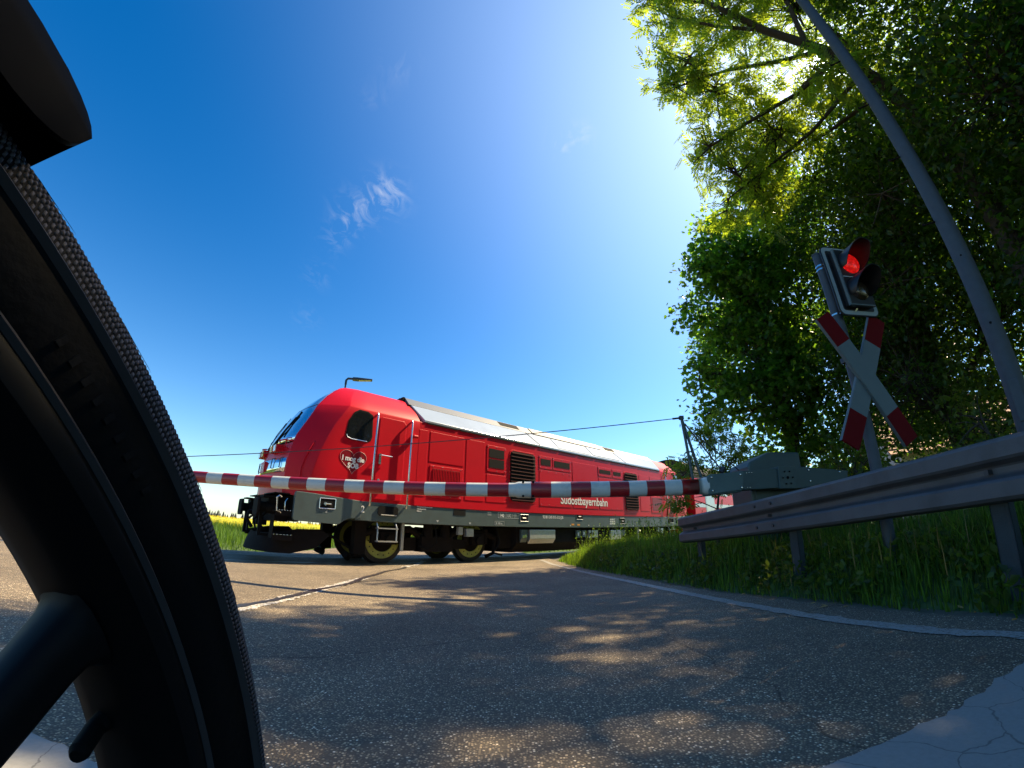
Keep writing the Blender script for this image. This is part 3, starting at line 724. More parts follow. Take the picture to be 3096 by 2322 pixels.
for u, z in ((9.05, 1.0), (9.35, .99)): mb.prism([(u, z), (u + .14, z), (u + .14, z + .05), (u, z + .05)], fnc, 1.468, 1.4735)
mb.build_split('warning_mark', M_ORANGE, loco)
mb = MB()
for kx in range(3):
    for kz in range(3): mb.prism([(11.27 + kx * .12, 1.03 + kz * .075), (11.37 + kx * .12, 1.03 + kz * .075), (11.37 + kx * .12, 1.085 + kz * .075), (11.27 + kx * .12, 1.085 + kz * .075)], fnc, 1.468, 1.4735)
mb.build('data_grid', M_GREYLET, loco)
mb = MB()
for kx in range(1): mb.prism([(9.95 + kx * .13, .985), (10.0 + kx * .13, .985), (10.0 + kx * .13, 1.02), (9.95 + kx * .13, 1.02)], fnc, 1.468, 1.4735)
mb.build('data_grid', M_GREYLET, loco)
# heart emblem
def heart(cx_, cz, w, h, n=48):
    out = []
    for i in range(n):
        t = 2 * math.pi * i / n
        x = 16 * math.sin(t)**3; y = 13 * math.cos(t) - 5 * math.cos(2 * t) - 2 * math.cos(3 * t) - math.cos(4 * t)
        out.append((cx_ + x / 32 * w, cz + (y + 2.5) / 29 * h))
    return out
hp = heart(1.715, 2.115, .60, .50)
hb = MB().prism(hp, fnc, 1.485, 1.4935).build('heart_emblem', M_HEART, cab)
MB().tube([fnc(a, b, 1.494) for a, b in hp + hp[:1]], .0030, 6, caps=False).build('heart_outline', M_HLINE, hb)
text_mesh('heart_lettering', 'I mog die', .145, MT(1.715, 2.145, 1.4955), M_LETTER, hb, bold=.0055, align='CENTER', xs=.93)
text_mesh('heart_lettering', 'SOB', .145, MT(1.725, 2.00, 1.4955), M_LETTER, hb, bold=.0055, align='CENTER', xs=.93)
# side details: panels, grilles, louvres
def side_panel(u0, u1, z0, z1, nm='access_panel', m=None, d=.008, par=None, side=1, bev=.005):
    fn = lambda a, b, dd: T(a, side * dd, b)
    return MB().prism([(u0, z0), (u1, z0), (u1, z1), (u0, z1)], fn, 1.46, 1.485 + d).build(nm, m or M_RED, par or body, bevel=bev)
def bolts(par, pts, side=1, r=.012):
    mb = MB()
    for u, z in pts: mb.tube([T(u, side * 1.485, z), T(u, side * 1.505, z)], r, 6)
    mb.join_into(par, M_STEEL)
def louvre(u0, u1, z0, z1, side=1, n=14):
    fr = []
    c = .12
    poly = [(u0 + c, z0), (u1 - c, z0), (u1 - .03, z0 + .04), (u1, z0 + c), (u1, z1 - c), (u1 - .03, z1 - .04), (u1 - c, z1), (u0 + c, z1), (u0 + .03, z1 - .04), (u0, z1 - c), (u0, z0 + c), (u0 + .03, z0 + .04)]
    fn = lambda a, b, dd: T(a, side * dd, b)
    f = MB().prism(grow(poly, 1.05), fn, 1.46, 1.497).build('louvre_frame', M_RED, body, bevel=.006)
    MB().prism(poly, fn, 1.47, 1.500).build('louvre_recess', M_BLACK, f)
    mb = MB()
    for k in range(n):
        z = z0 + (z1 - z0) * (k + .5) / n
        a = .05 if 0 < k < n - 1 else .12
        mb.add([fn(u0 + a * .5, z + .028, 1.500), fn(u1 - a * .5, z + .028, 1.500), fn(u1 - a * .5, z - .018, 1.527), fn(u0 + a * .5, z - .018, 1.527),
                fn(u0 + a * .5, z + .022, 1.500), fn(u1 - a * .5, z + .022, 1.500), fn(u1 - a * .5, z - .026, 1.525), fn(u0 + a * .5, z - .026, 1.525)],
               [(0, 1, 2, 3), (4, 7, 6, 5), (3, 2, 6, 7), (0, 3, 7, 4), (1, 5, 6, 2), (0, 4, 5, 1)])
    mb.build('louvre_slats', M_SLAT, f)
    pts = [(u0 - .02, z0 + .2 + k * .3) for k in range(int((z1 - z0) / .3))] + [(u1 + .02, z0 + .2 + k * .3) for k in range(int((z1 - z0) / .3))]
    bolts(f, pts, side, .010)
def vent_window(u0, u1, z0, z1, side=1, bars=1):
    f = side_panel(u0, u1, z0, z1, 'vent_frame', d=.012, side=side)
    fn = lambda a, b, dd: T(a, side * dd, b)
    m_ = .07
    zz = np.linspace(z0 + m_ + .02, z1 - m_, bars + 1)
    for i in range(bars):
        MB().prism([(u0 + m_, zz[i] + .02), (u1 - m_, zz[i] + .02), (u1 - m_, zz[i + 1] - .02), (u0 + m_, zz[i + 1] - .02)], fn, 1.47, 1.503).build('vent_mesh', M_BLACK, f)
    bolts(f, [(u0 + .03, z0 + .05), (u0 + .03, z1 - .05), (u1 - .03, z0 + .05), (u1 - .03, z1 - .05), ((u0 + u1) / 2, z1 - .03), ((u0 + u1) / 2, z0 + .03)], side)
def grille(u0, u1, z0, z1, side=1):
    f = side_panel(u0, u1, z0, z1, 'grille_frame', d=.014, side=side)
    fn = lambda a, b, dd: T(a, side * dd, b)
    MB().prism([(u0 + .08, z0 + .07), (u1 - .08, z0 + .07), (u1 - .08, z1 - .07), (u0 + .08, z1 - .07)], fn, 1.47, 1.502).build('grille_back', M_REDD, f)
    mb = MB()
    for k in range(18):
        a = u0 + .1 + (u1 - u0 - .2) * k / 17
        mb.prism([(a - .008, z0 + .08), (a + .008, z0 + .08), (a + .008, z1 - .08), (a - .008, z1 - .08)], fn, 1.48, 1.514)
    mb.build('grille_bars', M_RED, f)
    bolts(f, [(u, z) for z in (z0 + .03, z1 - .03) for u in np.linspace(u0 + .08, u1 - .08, 4)], side)
for side in (1, -1):
    side_panel(3.30, 3.55, 1.56, 3.14, side=side); side_panel(3.62, 4.66, 2.40, 3.14, side=side)
    grille(3.66, 4.66, 1.56, 2.32, side)
    side_panel(4.74, 5.36, 1.56, 3.14, side=side); side_panel(5.45, 6.14, 1.56, 2.30, side=side)
    vent_window(5.45, 6.14, 2.37, 3.09, side, 2)
    louvre(6.31, 7.35, 1.63, 3.05, side)
    vent_window(7.53, 8.12, 2.68, 3.07, side); vent_window(8.16, 9.07, 2.68, 3.07, side)
    p = side_panel(7.53, 9.07, 1.55, 2.64, side=side); bolts(p, [(7.6 + k * .35, 1.6) for k in range(5)] + [(7.6 + k * .35, 2.6) for k in range(5)], side)
    p = side_panel(9.15, 10.55, 1.55, 3.06, side=side)
    vent_window(10.64, 11.5, 2.72, 3.05, side); vent_window(11.55, 12.2, 2.72, 3.05, side)
    p = side_panel(10.64, 12.2, 1.55, 2.66, side=side); bolts(p, [(10.7 + k * .35, 1.6) for k in range(5)], side)
    louvre(12.38, 13.40, 1.57, 3.01, side)
    side_panel(13.55, 14.3, 1.55, 3.0, side=side)
    p = side_panel(14.45, 15.42, 1.50, 2.19, 'grille_frame', d=.012, side=side)
    MB().prism([(14.55, 1.6), (15.32, 1.6), (15.32, 2.12), (14.55, 2.12)], (lambda a, b, dd: T(a, side * dd, b)), 1.47, 1.502).build('grille_back', M_REDD, p)
    side_panel(14.45, 15.42, 2.3, 3.0, side=side)
mb = MB(); mb.tube([T(3.12, 1.49, 2.92), T(3.12, 1.56, 2.92)], .045, 10); mb.tube([T(3.12, 1.55, 2.92), T(3.22, 1.55, 2.92)], .04, 10); mb.build('tail_lamp', M_RED, loco, smooth=40)
# front end: buffer beam, buffers, coupler, steps, snow plough
for mir in (False, True):
    U = (lambda u: LEN - u) if mir else (lambda u: u)
    def tbm(mb, u0, u1, v0, v1, z0, z1):
        a, b = sorted((U(u0), U(u1))); return tb(mb, a, b, v0, v1, z0, z1)
    mb = MB(); tbm(mb, .66, 1.0, -1.38, 1.38, .84, 1.33); tbm(mb, .34, .66, -.95, .95, .80, 1.30)
    bb = mb.build('buffer_beam', M_UNDER, loco, bevel=.01)
    mb = MB(); tbm(mb, .26, 1.0, -1.25, 1.25, 1.33, 1.352); mb.build('front_apron', M_BLACK, loco)
    for v in (.875, -.875):
        mb = MB(); mb.tube([T(U(.44), v, 1.06), T(U(.20), v, 1.06)], .13, 14); mb.tube([T(U(.22), v, 1.06), T(U(.06), v, 1.06)], .10, 14)
        bu = mb.build('buffer', M_BLACK, loco, smooth=40)
        rr = [(-.22, -.13), (-.22, .13), (-.17, .18), (.17, .18), (.22, .13), (.22, -.13), (.17, -.18), (-.17, -.18)]
        mb = MB(); mb.prism(rr, (lambda a, b, d: T(U(d), v + a, 1.06 + b)), .0, .055); mb.build('buffer_head', M_UNDER, bu, bevel=.012)
        mb = MB(); tbm(mb, .10, .5, v - .20, v + .20, 1.25, 1.28); tbm(mb, .22, .42, v - .12, v + .12, 1.15, 1.25); mb.build('buffer_step', M_BLACK, bu)
    mb = MB(); tbm(mb, -.02 + .2, .40, -.06, .06, .98, 1.12)
    mb.tube([T(U(.25), 0, 1.02), T(U(.06), 0, .96), T(U(.04), 0, .80), T(U(.16), 0, .64)], .035, 8)
    mb.tube([T(U(.30), .16, .98), T(U(.14), .2, .8), T(U(.2), .22, .6), T(U(.4), .2, .62)], .026, 8)
    mb.tube([T(U(.30), -.2, .98), T(U(.10), -.26, .8), T(U(.14), -.28, .58), T(U(.4), -.2, .62)], .026, 8)
    mb.tube([T(U(.34), .42, .98), T(U(.2), .46, .8), T(U(.3), .44, .62)], .022, 8)
    tbm(mb, .20, .42, -.20, .20, .70, .86)
    mb.build('coupler', M_BLACK, loco, smooth=40)
    # shunter's grab frame under the far buffer
    for s_ in (1, -1):
        mb = MB(); tbm(mb, .12, .18, s_ * .78 - .03, s_ * .78 + .03, .52, 1.0); tbm(mb, .12, .62, s_ * .78 - .04, s_ * .78 + .04, .50, .55); mb.build('shunter_step', M_BLACK, loco)
        # corner steps
        mb = MB(); v0, v1 = sorted((s_ * 1.12, s_ * 1.40))
        for z, a, b in ((1.03, .29, .60), (.57, .29, .66)): tbm(mb, a, b, v0, v1, z - .05, z - .02); 
        for z, a, b in ((1.03, .29, .60), (.57, .29, .66)): tbm(mb, a, b, s_ * 1.40 - .01, s_ * 1.40 + .01, z - .12, z - .02)
        tbm(mb, .27, .285, v0, v1, .48, .92)
        st = mb.build('corner_step', M_UNDER, loco, bevel=.003)
        mb = MB()
        for z, b in ((1.03, .60), (.57, .66)):
            for q in range(6): mb.tube([T(U(.31 + (b - .33) * q / 5), s_ * 1.37, z - .022), T(U(.31 + (b - .33) * q / 5), s_ * 1.37, z - .008)], .018, 6)
        mb.join_into(st, M_STEEL)
        mb = MB(); mb.tube([T(U(.40), s_ * 1.38, .95), T(U(.36), s_ * 1.42, .98), T(U(.30), s_ * 1.42, 1.0), T(U(.28), s_ * 1.42, 1.25), T(U(.32), s_ * 1.40, 1.28), T(U(.37), s_ * 1.38, 1.26)], .018, 8)
        mb.tube([T(U(.46), s_ * 1.38, 1.02), T(U(.45), s_ * 1.40, 1.18), T(U(.49), s_ * 1.38, 1.24)], .014, 8)
        mb.build('grab_rail', M_STEEL, loco, smooth=40)
    # plough: two curved blades meeting at the middle, wrapping back along the side
    mb = MB(); rings = []
    for v, u, zt in ((-1.30, 1.42, .60), (-1.28, 1.20, .70), (-1.24, .7, .68), (-1.10, .35, .60), (-.6, .16, .56), (0, .08, .56), (.6, .16, .56), (1.10, .35, .60), (1.24, .7, .68), (1.28, 1.20, .70), (1.30, 1.42, .60)):
        f_ = 1.0 if abs(v) < 1.27 else (.75 if abs(v) < 1.29 else .12)
        zb = zt - (zt - .20) * f_
        dz = zt - zb
        rings.append([T(U(u + .10 * f_), v * .98, zt), T(U(u + .02), v * 1.0, zt - dz * .5), T(U(u - .02), v * 1.01, zb), T(U(u), v * .98, zb), T(U(u + .05), v * .97, zt - dz * .5), T(U(u + .13 * f_), v * .95, zt)])
    mb.loft(rings); mb.build('snow_plough', M_UNDER, loco, smooth=50)
    mb = MB()
    for s_ in (1, -1): mb.tube([T(U(1.5), s_ * 1.0, .62), T(U(2.05), s_ * .95, .34), T(U(2.15), s_ * .9, .16)], .03, 6); mb.tube([T(U(1.95), s_ * .95, .20), T(U(2.1), s_ * .78, .12)], .07, 8)
    mb.build_split('sand_pipe', M_BLACK, loco)
# front lamps, wipers, grab handles, badge (both ends)
for mir in (False, True):
    U = (lambda u: LEN - u) if mir else (lambda u: u)
    pc = cab2 if mir else cab
    for v in (.72, -.72, .42, -.42):
        mb = MB(); mb.box(*(sorted((U(.25), U(.52)))), -v - .10, -v + .10, 2.20, 2.36)
        hl = mb.build('headlight', M_RED, pc, bevel=.01)
        mb = MB(); mb.box(*(sorted((U(.235), U(.251)))), -v - .085, -v + .085, 2.215, 2.345); mb.build('headlight_lens', M_LAMP if abs(v) > .5 else M_AMBERBOX, hl)
    for s_ in (1, -1):
        wk = 1.0 if s_ > 0 else .45
        wp = MB(); wp.tube([T(U(.30), s_ * .16, 2.36), T(U(.50), s_ * .40, 2.78), T(U(.70), s_ * .52, 3.12)], .018 * wk, 6)
        wp.tube([T(U(.30), s_ * .08, 2.36), T(U(.49), s_ * .32, 2.78), T(U(.67), s_ * .42, 3.10)], .010 * wk, 6)
        wp.tube([T(U(.43), s_ * .60, 2.56), T(U(.77), s_ * .44, 3.24)], .016 * wk, 6); wp.build('wiper', M_BLACK, pc)
        for vv, z in ((1.0, 2.28), (.98, 1.86), (.60, 1.86)):
            hh = MB(); uu = .44 if vv > .9 else .36
            if z > 2: uu = .50
            hh.tube([T(U(uu), s_ * vv, z), T(U(uu - .11), s_ * vv, z + .01), T(U(uu - .10), s_ * vv, z + .2), T(U(uu + .03), s_ * vv, z + .23)], .013, 6); hh.build('grab_handle', M_RED if z > 2 else M_FRAME, pc)
        hh = MB(); hh.tube([T(U(.50), s_ * 1.15, 2.42), T(U(.36), s_ * 1.02, 2.44), T(U(.31), s_ * .8, 2.44), T(U(.36), s_ * .62, 2.43)], .016, 6); hh.build('windscreen_rail', M_RED, pc)
    bd_ = MB(); bd_.box(*(sorted((U(.205), U(.30)))), -.17, .17, 1.80, 2.04); bd_ = bd_.build('badge', M_RED, pc)
Mf = Matrix(((0, 0, -1, .203), (-1, 0, 0, .135), (0, 1, 0, 1.85), (0, 0, 0, 1)))
text_mesh('badge_lettering', 'DB', .19, Mf, M_LETTER, cab, bold=.003)
# bogies and wheels
def wheel(u, v):
    s_ = 1 if v > 0 else -1
    fn = lambda r, t, a: T(u + r * math.cos(t), v + s_ * a, .55 + r * math.sin(t))
    mb = MB(); mb.disc_ring(fn, [(.44, .07), (.545, .07), (.552, -.02), (.555, -.045), (.585, -.06), (.585, -.075), (.44, -.075)], 40)
    w = mb.build('wheel', M_TYRE_ST, loco, smooth=40)
    mb = MB(); mb.disc_ring(fn, [(.29, .075), (.30, .085), (.43, .085), (.445, .072), (.445, .05), (.29, .05)], 40)
    rg = mb.build('wheel_ring', M_LIME, w, smooth=40)
    mb = MB()
    for k in range(16):
        t = 2 * math.pi * (k + .3) / 16
        c = np.array(fn(.365, t, .0)); mb.tube([fn(.365, t, .07), fn(.365, t, .0875)], .016, 8)
    mb.join_into(rg, M_BLACK)
    mb = MB(); mb.disc_ring(fn, [(.0, .05), (.12, .06), (.29, .055), (.29, -.04), (.0, -.04)], 32); mb.build('wheel_disc', M_UNDER, w, smooth=40)
for bc in (4.19, 14.63):
    for du in (-1.3, 1.3):
        for v in (.76, -.76): wheel(bc + du, v)
        mb = MB(); mb.tube([T(bc + du, -.75, .55), T(bc + du, .75, .55)], .09, 12); mb.build('axle', M_UNDER, loco, smooth=40)
    for s_ in (1, -1):
        mb = MB(); v = s_ * 1.02
        pts = [(-2.0, .62), (-1.65, .74), (-.7, .80), (-.35, .60), (.35, .60), (.7, .80), (1.65, .74), (2.0, .62)]
        mb.tube([T(bc + a, v, b) for a, b in pts], .085, 8)
        for du in (-1.3, 1.3):
            tb(mb, bc + du - .20, bc + du + .20, min(v, v + s_ * .14), max(v, v + s_ * .14), .44, .72)
            mb.tube([T(bc + du - .32, v, .46), T(bc + du - .32, v, .85)], .09, 12); mb.tube([T(bc + du + .32, v, .46), T(bc + du + .32, v, .85)], .09, 12)
            mb.tube([T(bc + du, v + s_ * .1, .55), T(bc + du, v + s_ * .22, .55)], .11, 12)
        tb(mb, bc - .45, bc + .45, v - .16, v + .16, .28, .64); tb(mb, bc - .9, bc - .55, v - .06, v + .06, .30, .60); tb(mb, bc + .5, bc + .95, v - .06, v + .06, .34, .58)
        mb.tube([T(bc - .25, v + s_ * .1, .60), T(bc - .25, v + s_ * .1, .95)], .12, 12); mb.tube([T(bc + .25, v + s_ * .1, .60), T(bc + .25, v + s_ * .1, .95)], .12, 12)
        mb.tube([T(bc - 2.0, v, .62), T(bc - 2.02, v, .18)], .06, 8); tb(mb, bc - 2.12, bc - 1.85, v - .1, v + .1, .22, .92)
        mb.tube([T(bc + 2.0, v, .62), T(bc + 1.95, v, .22), T(bc + 1.75, v - s_ * .1, .12)], .05, 8)
        mb.build('bogie_frame', M_UNDER, loco, smooth=40)
        mb = MB(); mb.tube([T(bc - .15, s_ * 1.30, .90), T(bc - .12, s_ * 1.32, .5), T(bc - .3, s_ * 1.25, .34), T(bc - .55, s_ * 1.2, .42)], .016, 6)
        mb.tube([T(bc + 1.9, s_ * 1.2, .9), T(bc + 1.98, s_ * 1.24, .5), T(bc + 1.8, s_ * 1.2, .24), T(bc + 2.2, s_ * 1.1, .16)], .03, 6)
        mb.build_split('brake_hose', M_BLACK, loco, smooth=40)
        mb = MB(); tb(mb, bc + .72, bc + .95, *(sorted((s_ * 1.28, s_ * 1.40))), .66, .86); tb(mb, bc + .48, bc + .62, *(sorted((s_ * 1.28, s_ * 1.38))), .70, .90); tb(mb, bc - 1.05, bc - .98, *(sorted((s_ * 1.2, s_ * 1.26))), .3, .95)
        mb.build_split('valve_box', M_ALU, loco, bevel=.006)
# fuel tank and equipment boxes between the bogies
mb = MB(); mb.loft([[T(u, 1.30, .93), T(u, 1.32, .48), T(u, 1.05, .22), T(u, -1.05, .22), T(u, -1.32, .48), T(u, -1.30, .93)] for u in (6.75, 12.1)])
mb.build('fuel_tank', M_UNDER, loco, bevel=.02)
mb = MB(); tb(mb, 6.25, 6.75, -1.1, 1.1, .34, .90); mb.build('battery_box', M_UNDER, loco, bevel=.01)
for s_ in (1, -1):
    fn = lambda a, b, d: T(a, s_ * d, b)
    mb = MB(); mb.loft([[fn(u, .86, 1.32), fn(u, .86, 1.43), fn(u, .60, 1.43), fn(u, .46, 1.33)] for u in (7.18, 8.30)]); mb.build('equipment_box', M_ALU, loco, bevel=.008)
    mb = MB(); mb.loft([[fn(u, .86, 1.32), fn(u, .86, 1.40), fn(u, .62, 1.40), fn(u, .50, 1.33)] for u in (6.86, 7.12)]); eb = mb.build('equipment_box', M_FRAME, loco, bevel=.006)
    mb = MB(); mb.tube([fn(7.02, .68, 1.40), fn(7.02, .68, 1.416)], .05, 10); tb(mb, 6.9, 6.97, *(sorted((s_ * 1.40, s_ * 1.412))), .62, .70); mb.build('gauge', M_STEEL, eb)
    for a, b, z0, m in ((9.42, 9.62, .60, M_FRAME), (9.72, 9.94, .62, M_FRAME), (10.08, 10.2, .58, M_ALU), (10.26, 10.62, .60, M_ALU)):
        mb = MB(); tb(mb, a, b, *(sorted((s_ * 1.32, s_ * 1.39))), z0, .84); q = mb.build('valve_box', m, loco, bevel=.006)
        mb = MB(); tb(mb, a + .05, a + .11, *(sorted((s_ * 1.39, s_ * 1.402))), z0 + .07, z0 + .17); mb.build('valve_dial', M_BLACK if m is M_ALU else M_LETTER, q)
    mb = MB(); tb(mb, 11.40, 12.06, *(sorted((s_ * 1.32, s_ * 1.42))), .50, .83); q = mb.build('equipment_box', M_ALU, loco, bevel=.01)
    mb = MB(); mb.tube([fn(11.55, .56, 1.425), fn(11.66, .70, 1.425), fn(11.78, .72, 1.425)], .018, 6); mb.build('box_latch', M_STEEL, q)
    mb = MB(); tb(mb, 12.1, 12.45, *(sorted((s_ * 1.28, s_ * 1.38))), .62, .83); mb.build('equipment_box', M_FRAME, loco, bevel=.008)

# ------------------------------------------------------------------ coach behind the locomotive
U0 = 19.3
cb_ = TD * (S0 + U0) - TN * 10.0
coach = thing('passenger_coach', tuple(cb_), 'red double-deck passenger coach with dark rounded roof coupled behind the locomotive', 'coach', rz=ROT_T)
sec = [(1.40, .60), (1.42, 1.2), (1.42, 3.0), (1.36, 3.35)]
ring = lambda u: [T(u, a, b) for a, b in sec] + [T(u, -a, b) for a, b in sec[::-1]]
mb = MB(); mb.loft([ring(0), ring(26)]); cbody = mb.build('coach_body', M_RED, coach, smooth=30)
arc = [(1.36, 3.352)] + [(1.36 * math.cos(t), 3.352 + 1.10 * math.sin(t)) for t in np.linspace(.1, math.pi - .1, 17)] + [(-1.36, 3.352)]
mb = MB(); mb.loft([[T(u, a, b) for a, b in arc] for u in (-.03, 26.03)]); mb.build('coach_roof', M_COACHROOF, coach, smooth=40)
mb = MB(); tb(mb, -.55, -.005, -.55, .55, .9, 3.0); mb.build('gangway', M_BLACK, coach, bevel=.08)
for s_ in (1, -1):
    fn = lambda a, b, d: T(a, s_ * d, b)
    for z0, z1 in ((2.55, 3.15), (1.05, 1.65)):
        for k in range(8):
            a = 3.6 + k * 2.55
            w = MB().prism([(a, z0), (a + 1.6, z0), (a + 1.6, z1), (a, z1)], fn, 1.40, 1.426).build('window', M_GLASS, cbody, bevel=.01)
    for a in (1.5, 23.0):
        d_ = MB().prism([(a, .75), (a + 1.35, .75), (a + 1.35, 2.85), (a, 2.85)], fn, 1.40, 1.430).build('door', M_WHITE, cbody, bevel=.01)
        MB().prism([(a + .12, 1.7), (a + .55, 1.7), (a + .55, 2.6), (a + .12, 2.6)], fn, 1.41, 1.434).build('door_window', M_GLASS, d_)
    MB().prism([(0.1, 1.85), (25.9, 1.85), (25.9, 2.05), (0.1, 2.05)], fn, 1.40, 1.4235).build('white_stripe', M_WHITE, cbody)
for bc in (3.2, 22.8):
    for du in (-1.25, 1.25):
        for v in (.76, -.76):
            s_ = 1 if v > 0 else -1
            fn = lambda r, t, a: T(bc + du + r * math.cos(t), v + s_ * a, .46 + r * math.sin(t))
            mb = MB(); mb.disc_ring(fn, [(0, .06), (.46, .06), (.46, -.06), (0, -.06)], 28); mb.build('wheel', M_TYRE_ST, coach, smooth=40)
    mb = MB()
    for v in (1.0, -1.0): tb(mb, bc - 1.8, bc + 1.8, v - .1, v + .1, .4, .7)
    mb.build('bogie_frame', M_UNDER, coach, bevel=.02)

# ------------------------------------------------------------------ street lamp beyond the track
lx, ly = -8.05, 18.4
lamp = thing('street_lamp', (lx, ly, 0), 'slim dark street lamp with flat LED head rising behind the locomotive cab', 'street lamp')
mb = MB(); mb.tube([(lx, ly, -.06), (lx, ly, 4), (lx, ly, 7.45)], [.07, .055, .04], 10); mb.build('pole', M_CABLE, lamp, off=(lx, ly, 0), smooth=40)
ld = np.array([.93, .36, .0])
lh = lambda a, b, z: (lx + ld[0] * a - ld[1] * b, ly + ld[1] * a + ld[0] * b, z)
mb = MB(); mb.tube([lh(0, 0, 7.40), lh(0, 0, 7.62), lh(.08, 0, 7.72), lh(.35, 0, 7.74)], .055, 10); mb.build('lamp_bracket', M_CABLE, lamp, off=(lx, ly, 0), smooth=40)
mb = MB(); mb.loft([[lh(.30, -.12, 7.66), lh(.30, .12, 7.66), lh(.30, .12, 7.79), lh(.30, -.12, 7.79)], [lh(.55, -.16, 7.68), lh(.55, .16, 7.68), lh(.55, .14, 7.80), lh(.55, -.14, 7.80)], [lh(1.25, -.14, 7.76), lh(1.25, .14, 7.76), lh(1.25, .12, 7.82), lh(1.25, -.12, 7.82)]])
hd = mb.build('lamp_head', M_CABLE, lamp, off=(lx, ly, 0), bevel=.01)
mb = MB(); mb.loft([[lh(.60, -.12, 7.672), lh(.60, .12, 7.672), lh(.60, .12, 7.69), lh(.60, -.12, 7.69)], [lh(1.18, -.11, 7.746), lh(1.18, .11, 7.746), lh(1.18, .11, 7.765), lh(1.18, -.11, 7.765)]]); mb.build('lamp_lens', M_ALU, hd, off=(lx, ly, 0))

# ------------------------------------------------------------------ level-crossing barrier
BD = np.array([1, -.027, 0]); BD /= np.linalg.norm(BD); BN = np.array([.027, 1, 0]); BN /= np.linalg.norm(BN); BP = np.array([1.92, 4.24, 0])
def B(w, d, z): return tuple(BP + BD * w + BN * d + np.array([0, 0, z]))
bx, by = BP[0] + .95, BP[1] + .2
b0 = (float(bx), float(by), float(gz(bx, by)))
barr = thing('crossing_barrier', b0, 'closed level-crossing barrier with long red and white boom and grey-green drive', 'barrier')
ST = [-8.1, -7.87, -7.66, -7.45, -7.24, -7.03, -6.81, -6.60, -6.385, -6.17, -5.96, -5.75, -5.54, -5.41, -5.20, -4.97, -4.75, -4.52, -4.305, -4.08, -3.865, -3.64, -3.43, -3.206, -2.99, -2.776, -2.567, -2.354, -2.145, -1.942]
ST = list(np.linspace(-8.4, -1.942, 31)); 
def boom_ring(w, r, z, n=20):  # soft rounded-square section
    out = []
    for k in range(n):
        t = 2 * math.pi * k / n
        c, s_ = math.cos(t), math.sin(t)
        out.append(B(w, r * .92 * math.copysign(abs(c)**.75, c), z + r * math.copysign(abs(s_)**.75, s_)))
    return out
zb = lambda w: 1.205 - .0012 * (w + 2)
mb = MB()
for i in range(len(ST) - 1):
    rad = .069 - .0006 * (-(ST[i]) - 2)
    mb.loft([boom_ring(ST[i], rad, zb(ST[i])), boom_ring(ST[i + 1], rad, zb(ST[i + 1]))], True, i in (0, len(ST) - 2), 1 if (len(ST) - 2 - i) % 2 == 0 else 0)
mb.build('boom_outer_tube', [M_BOOMW, M_BOOMR], barr, off=b0, smooth=50)
mb = MB(); mb.loft([boom_ring(-1.945, .0695, 1.206), boom_ring(-1.88, .071, 1.206), boom_ring(-1.845, .082, 1.206), boom_ring(-1.72, .082, 1.206)])
sl_ = mb.build('boom_sleeve', M_BOOMW, barr, off=b0, smooth=50)
mb = MB()
for w in (-1.80, -1.70):
    for z in (1.275, 1.137): mb.tube([B(w, -.066, z), B(w, -.085, z)], .012, 8)
mb.join_into(sl_, M_BLACK, b0)
SI = [-1.722, -1.518, -1.32, -1.117, -.926, -.727, -.545, -.354, -.171, .012, .06]
mb = MB()
for i in range(len(SI) - 1):
    mb.loft([boom_ring(SI[i], .081, 1.207), boom_ring(SI[i + 1], .081, 1.207)], True, i in (0, len(SI) - 2), 1 if i % 2 == 0 else 0)
mb.build('boom_inner_tube', [M_BOOMW, M_BOOMR], barr, off=b0, smooth=50)
mb = MB(); mb.loft([boom_ring(.06, .082, 1.207), boom_ring(.10, .095, 1.207), boom_ring(.12, .095, 1.207)]); mb.build('boom_collar', M_BOOMW, barr, off=b0, smooth=50)
def bprism(nm, poly, d0, d1, m, par=barr, bev=.006):
    return MB().prism(poly, lambda a, b, d: B(a, d, b), d0, d1).build(nm, m, par, off=b0, bevel=bev)
br = bprism('boom_bracket', [(.10, 1.115), (.49, 1.15), (.52, 1.345), (.13, 1.32), (.10, 1.30)], -.085, -.070, M_TEALB)
bprism('boom_bracket', [(.10, 1.115), (.49, 1.15), (.52, 1.345), (.13, 1.32), (.10, 1.30)], .070, .085, M_TEAL)
bprism('bracket_floor', [(-.02, 1.100), (.47, 1.128), (.49, 1.150), (.08, 1.118)], -.07, .07, M_TEAL)
mb = MB()
for w, z in ((.145, 1.29), (.141, 1.152), (.471, 1.307), (.47, 1.172)): mb.tube([B(w, -.085, z), B(w, -.102, z)], .013, 6)
mb.join_into(br, M_STEEL, b0)
ab = bprism('arm_box', [(.49, 1.15), (.905, 1.15), (.92, 1.355), (.515, 1.345)], -.080, .080, M_TEAL)
mb = MB()
for w, z in ((.55, 1.325), (.58, 1.325), (.61, 1.325), (.54, 1.17), (.57, 1.17)): mb.tube([B(w, -.08, z), B(w, -.088, z)], .006, 6)
mb.join_into(ab, M_STEEL, b0)
fl = bprism('drive_flange', [(.905, 1.14), (1.12, 1.13), (1.155, 1.37), (.922, 1.375)], -.10, .10, M_TEAL)
mb = MB()
for k in range(6):
    t = 2 * math.pi * k / 6; mb.tube([B(1.02 + .06 * math.cos(t), -.10, 1.25 + .075 * math.sin(t)), B(1.02 + .06 * math.cos(t), -.115, 1.25 + .075 * math.sin(t))], .009, 8)
mb.tube([B(1.02, -.10, 1.25), B(1.02, -.110, 1.25)], .016, 10)
mb.join_into(fl, M_BLACK, b0)
cw = bprism('counterweight_arm', [(1.12, 1.135), (1.20, 1.13), (1.80, 1.20), (1.82, 1.29), (1.24, 1.36), (1.14, 1.36)], -.085, .085, M_TEAL)
mb = MB()
